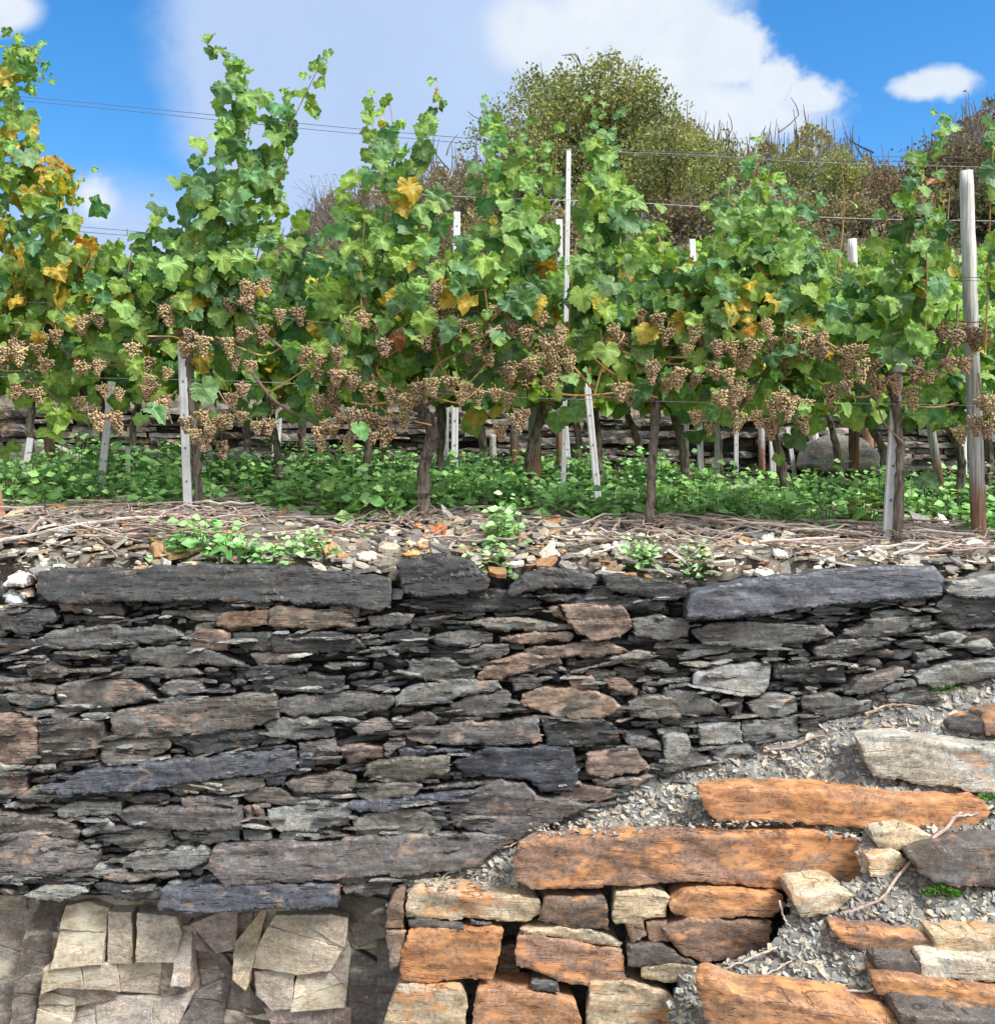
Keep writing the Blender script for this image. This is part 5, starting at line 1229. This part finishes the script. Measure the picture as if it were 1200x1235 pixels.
# ------------------------------------------------------------------ trees and scrub on the hillside
QD = np.array([(-.5, 0, 0), (0, -.34, .06), (.5, 0, 0), (0, .34, .06)], float)
def grow(mb, tips, P, d, L, r, depth, spread, tintc, up):
    n = 5; Q = [P]; dd = d.copy()
    for i in range(n):
        dd = dd + rng.normal(0, .12, 3) + np.array([0, 0, up]); dd /= np.linalg.norm(dd); Q.append(Q[-1] + dd * L / n)
    Q = np.array(Q); mb.add(*tube(Q, np.linspace(r, r * .6, n + 1), 5 if depth > 1 else 3), (*tintc, 0))
    if depth <= 2: tips.extend([Q[-1], Q[3]])
    if depth == 0: return
    for k in range(rng.integers(2, 4) + (1 if depth > 2 else 0)):
        a = Q[rng.integers(2, n + 1)]; e = dd + rng.normal(0, spread, 3); e /= np.linalg.norm(e)
        grow(mb, tips, a, e, L * rng.uniform(.6, .85), r * .55, depth - 1, spread, tintc, up)
def tree(px, top, wpx, Y, label, cat, nleaf, tints, bark=(.10, .085, .07), stems=4, leafs=.14, clump=.32, name='tree', depth=3, spread=.5, up=.04, group='trees on the hillside behind', sink=.2):
    X = (px - 600) / F * Y; z0 = float(zt(X, Y)) - sink; ztop = CZ - (top - 617.5) / F * Y; H = ztop - z0; Wd = wpx / F * Y
    root = empty(name, (X, Y, z0), label, cat, group); mb = MB(); tips = []
    for s in range(stems):
        d = np.array([rng.normal(0, .30) * Wd / H * 1.2, rng.normal(0, .25), 1.]); d /= np.linalg.norm(d)
        grow(mb, tips, np.array([X + rng.normal(0, .10) * Wd, Y + rng.normal(0, .3), z0 - .2]), d, H * .42, H * .017, depth, spread, bark, up)
    tips = np.array(tips)
    # fit the crown to its real extent
    allv = np.concatenate(mb.v); lo, hi = np.percentile(tips, 2, axis=0), np.percentile(tips, 99, axis=0)
    sx = Wd * .92 / (hi[0] - lo[0]); sz = (ztop - z0 - .1) / (hi[2] - z0); cxm = (hi[0] + lo[0]) / 2
    def fit(v):
        w = np.clip((v[:, 2] - z0) / H, 0, 1)[:, None]; q = v.copy(); q[:, 0] = X + (v[:, 0] - cxm * w[:, 0] - X * (1 - w[:, 0])) * (sx * w[:, 0] + (1 - w[:, 0])); q[:, 1] = Y + (v[:, 1] - Y) * min(sx, 1.5); q[:, 2] = z0 + (v[:, 2] - z0) * sz; return q
    def cap(v):
        q = v.copy(); q[:, 2] = np.minimum(q[:, 2], CZ + (617.5 - top) / F * q[:, 1] - .25 * np.abs((q[:, 0] - X) / Wd) - rng.random(len(q)) * .05); return q
    mb.v = [cap(fit(v)) for v in mb.v]; tips = cap(fit(tips))
    tr = mb.build('trunk', M['tree_bark'], root)
    if nleaf:
        nleaf = int(nleaf * 3.0)
        c = tips[rng.integers(len(tips), size=nleaf)]; tone = rng.random(len(tips))
        P = c + rng.normal(0, clump * .8, (nleaf, 3)) * [1, 1, .8]
        lim = CZ + (617.5 - top) / F * P[:, 1] - 1.1 * ((P[:, 0] - X) / Wd * 1.5) ** 2 + rng.normal(0, .12, nleaf) - 1.1 * np.abs(fbm(P[:, 0] * 1.3, P[:, 1] * .8, 77)) ; P[:, 2] = np.where(P[:, 2] > lim, lim - np.abs(rng.normal(0, .5, nleaf)), P[:, 2])
        m3 = rng.normal(0, 1, (nleaf, 3)); m3 /= np.linalg.norm(m3, axis=1)[:, None]; a = np.cross(m3, rng.normal(0, 1, (nleaf, 3))); a /= np.linalg.norm(a, axis=1)[:, None]; b = np.cross(m3, a)
        s = leafs * .8 * rng.uniform(.5, 1.3, nleaf)[:, None, None]
        v = P[:, None, :] + s * (QD[None, :, :1] * a[:, None] + QD[None, :, 1:2] * b[:, None] + QD[None, :, 2:] * m3[:, None])
        ti = np.array(tints)[(vnoise(P[:, 0] * 1.1, P[:, 2] * 1.1, 3) * 1.6 * len(tints) + len(tints) / 2 + rng.normal(0, .7, nleaf)).astype(int).clip(0, len(tints) - 1)] * rng.uniform(.78, 1.2, (nleaf, 1))
        cc = np.zeros((nleaf, 4, 4)); cc[..., :3] = ti[:, None]
        mb = MB(); mb.add(v.reshape(-1, 3), np.arange(nleaf * 4).reshape(-1, 4), cc.reshape(-1, 4)); mb.build('crown', M['tree_leaf'], root)
OL = [(.13, .16, .055), (.19, .21, .075), (.25, .26, .10), (.15, .17, .065)]; BR_ = [(.18, .15, .095), (.22, .18, .10), (.19, .185, .08), (.13, .11, .08)]; DK = [(.075, .08, .045), (.10, .10, .055), (.13, .105, .07)]
tree(712, 62, 190, 25, 'tallest olive green tree on the hillside behind the middle vines', 'tree', 8000, OL, leafs=.115, clump=.30, stems=6)
tree(640, 146, 90, 26, 'loose leafy tree at the left flank of the tallest tree', 'tree', 900, OL, leafs=.13, clump=.35)
tree(800, 144, 150, 24, 'olive green tree with bare branches showing, right of the tallest tree', 'tree', 3400, OL, leafs=.105, clump=.28)
tree(872, 156, 100, 26, 'thin autumn tree with sparse twigs against the white cloud', 'tree', 800, OL + BR_, leafs=.12, clump=.28, stems=6)
tree(985, 168, 130, 28, 'rounded olive bush tree on the crest right of the middle', 'tree', 3000, OL + [(.10, .09, .03)], leafs=.10, clump=.30)
tree(1062, 204, 90, 27, 'sparse reddish twiggy shrub on the crest at the right', 'shrub', 420, [(.13, .06, .045), (.10, .08, .04)], leafs=.12, clump=.3, stems=9, name='shrub', up=.08)
tree(1165, 154, 190, 24, 'dark brown spreading tree at the right edge of the hill', 'tree', 4200, DK + [(.075, .055, .035)], leafs=.11, clump=.32, stems=6)
tree(1185, 104, 90, 26, 'bare leafless tree rising over the dark tree at the right edge', 'tree', 0, DK, bark=(.13, .11, .105), stems=6, depth=4, spread=.42, up=.08)
tree(408, 208, 110, 27, 'bare grey shrub against the sky left of the middle', 'shrub', 60, BR_, bark=(.16, .135, .13), stems=9, name='shrub', depth=4, up=.05, leafs=.1)
tree(500, 191, 130, 26, 'brown leafless scrub bush behind the gnarled vine', 'shrub', 700, BR_, bark=(.13, .105, .09), stems=9, name='shrub', depth=4, leafs=.11)
tree(585, 198, 120, 25, 'grey-brown scrub bush left of the tallest tree', 'shrub', 1300, BR_, bark=(.12, .10, .09), stems=8, name='shrub', depth=3, leafs=.12)
tree(930, 211, 130, 25, 'yellow-green twiggy shrub below the rounded tree', 'shrub', 1300, OL + BR_, stems=9, name='shrub', leafs=.12)
tree(1030, 231, 140, 24, 'brown twiggy shrub behind the single thin upright vine shoot', 'shrub', 1500, BR_ + DK, bark=(.13, .10, .085), stems=9, name='shrub', leafs=.12)
tree(1110, 216, 110, 23, 'dark brown shrub at the foot of the dark spreading tree', 'shrub', 1800, DK + BR_, stems=8, name='shrub', leafs=.13)
tree(700, 231, 170, 22, 'dark scrub bush below the tallest tree', 'shrub', 1900, DK + BR_ + OL, stems=8, name='shrub', leafs=.12)
tree(830, 226, 150, 22, 'green scrub with grey stems below the thin autumn tree', 'shrub', 1800, OL + DK, stems=9, bark=(.15, .14, .12), name='shrub', leafs=.12)
tree(590, 240, 200, 20, 'low grey-brown bramble thicket behind the middle vines', 'shrub', 1500, BR_, bark=(.13, .11, .10), stems=12, name='shrub', depth=3, leafs=.1)
for (px_, tp_, lb_) in ((450, 262, 'low bramble thicket left of the gnarled vine, on the hill'), (760, 262, 'low brown thicket on the slope right of the tall thin stake'), (890, 268, 'low thicket behind the broad leafy shoots'), (985, 262, 'low reddish thicket left of the single thin vine shoot'), (1090, 262, 'low dark thicket behind the white-topped post')):
    tree(px_, tp_, 190, 16.5, lb_, 'shrub', 1300, BR_ + OL[:1], bark=(.13, .11, .10), stems=12, name='shrub', depth=3, leafs=.085, clump=.25)
tree(1210, 196, 150, 22, 'dark thicket at the right edge below the bare tree', 'shrub', 1900, DK, stems=8, name='shrub', leafs=.13)

# ------------------------------------------------------------------ the wooded brow of the hill, one mass of scrub
PR = ([330, 380, 450, 520, 600, 640, 680, 800, 860, 900, 985, 1040, 1090, 1130, 1165, 1260, 1500], [300, 258, 218, 195, 200, 150, 118, 132, 165, 185, 160, 190, 205, 170, 136, 124, 120])
mb = MB(); nq = 46000
px = rng.uniform(330, 1500, nq); topy = np.interp(px, *PR) + fbm(px * .035, px * 0, 12) * 34 + 8
py = topy + (330 - topy) * rng.random(nq) ** 1.5 + rng.normal(0, 5, nq); Yk = 31 + rng.normal(0, 1.3, nq) + fbm(px * .02, py * .03, 8) * 3
P = np.stack([(px - 600) / F * Yk, Yk, CZ - (py - 617.5) / F * Yk], -1)
olive = np.exp(-((px - 740) / 120) ** 2) + .7 * np.exp(-((px - 960) / 60) ** 2); dark = np.clip((px - 1080) / 60, 0, 1)
cA = np.array((.17, .135, .095)); cB = np.array((.19, .195, .075)); cD = np.array((.105, .085, .06))
cc_ = cA + (cB - cA) * np.clip(olive + rng.normal(0, .25, nq), 0, 1)[:, None]; cc_ = cc_ * (1 - dark[:, None]) + cD * dark[:, None]
cc_ = cc_ * rng.uniform(.75, 1.2, (nq, 1))
m3 = rng.normal(0, 1, (nq, 3)); m3 /= np.linalg.norm(m3, axis=1)[:, None]; a = np.cross(m3, rng.normal(0, 1, (nq, 3))); a /= np.linalg.norm(a, axis=1)[:, None]; b_ = np.cross(m3, a)
s_ = rng.uniform(.08, .19, nq)[:, None, None]; v = P[:, None, :] + s_ * (QD[None, :, :1] * a[:, None] + QD[None, :, 1:2] * b_[:, None] + QD[None, :, 2:] * m3[:, None])
c4 = np.zeros((nq, 4, 4)); c4[..., :3] = cc_[:, None]; mb.add(v.reshape(-1, 3), np.arange(nq * 4).reshape(-1, 4), c4.reshape(-1, 4))
for k in range(900):
    x = rng.uniform(340, 1480); ty = np.interp(x, *PR) + rng.normal(0, 14) - 6; Yq = 30 + rng.normal(0, 1); L = rng.uniform(25, 110)
    q = np.array([W(x + rng.normal(0, 12), ty + L, Yq), W(x + rng.normal(0, 5), ty + L * .5, Yq), W(x, ty, Yq)])
    mb.add(*tube(spline(q, 5), np.linspace(.03, .008, 5), 3), (*(np.array((.16, .135, .12)) * rng.uniform(.6, 1.5)), 0))
tag(mb.build('scrub', M['tree_leaf']), label='olive and brown scrub wood covering the brow of the hill', kind='stuff')
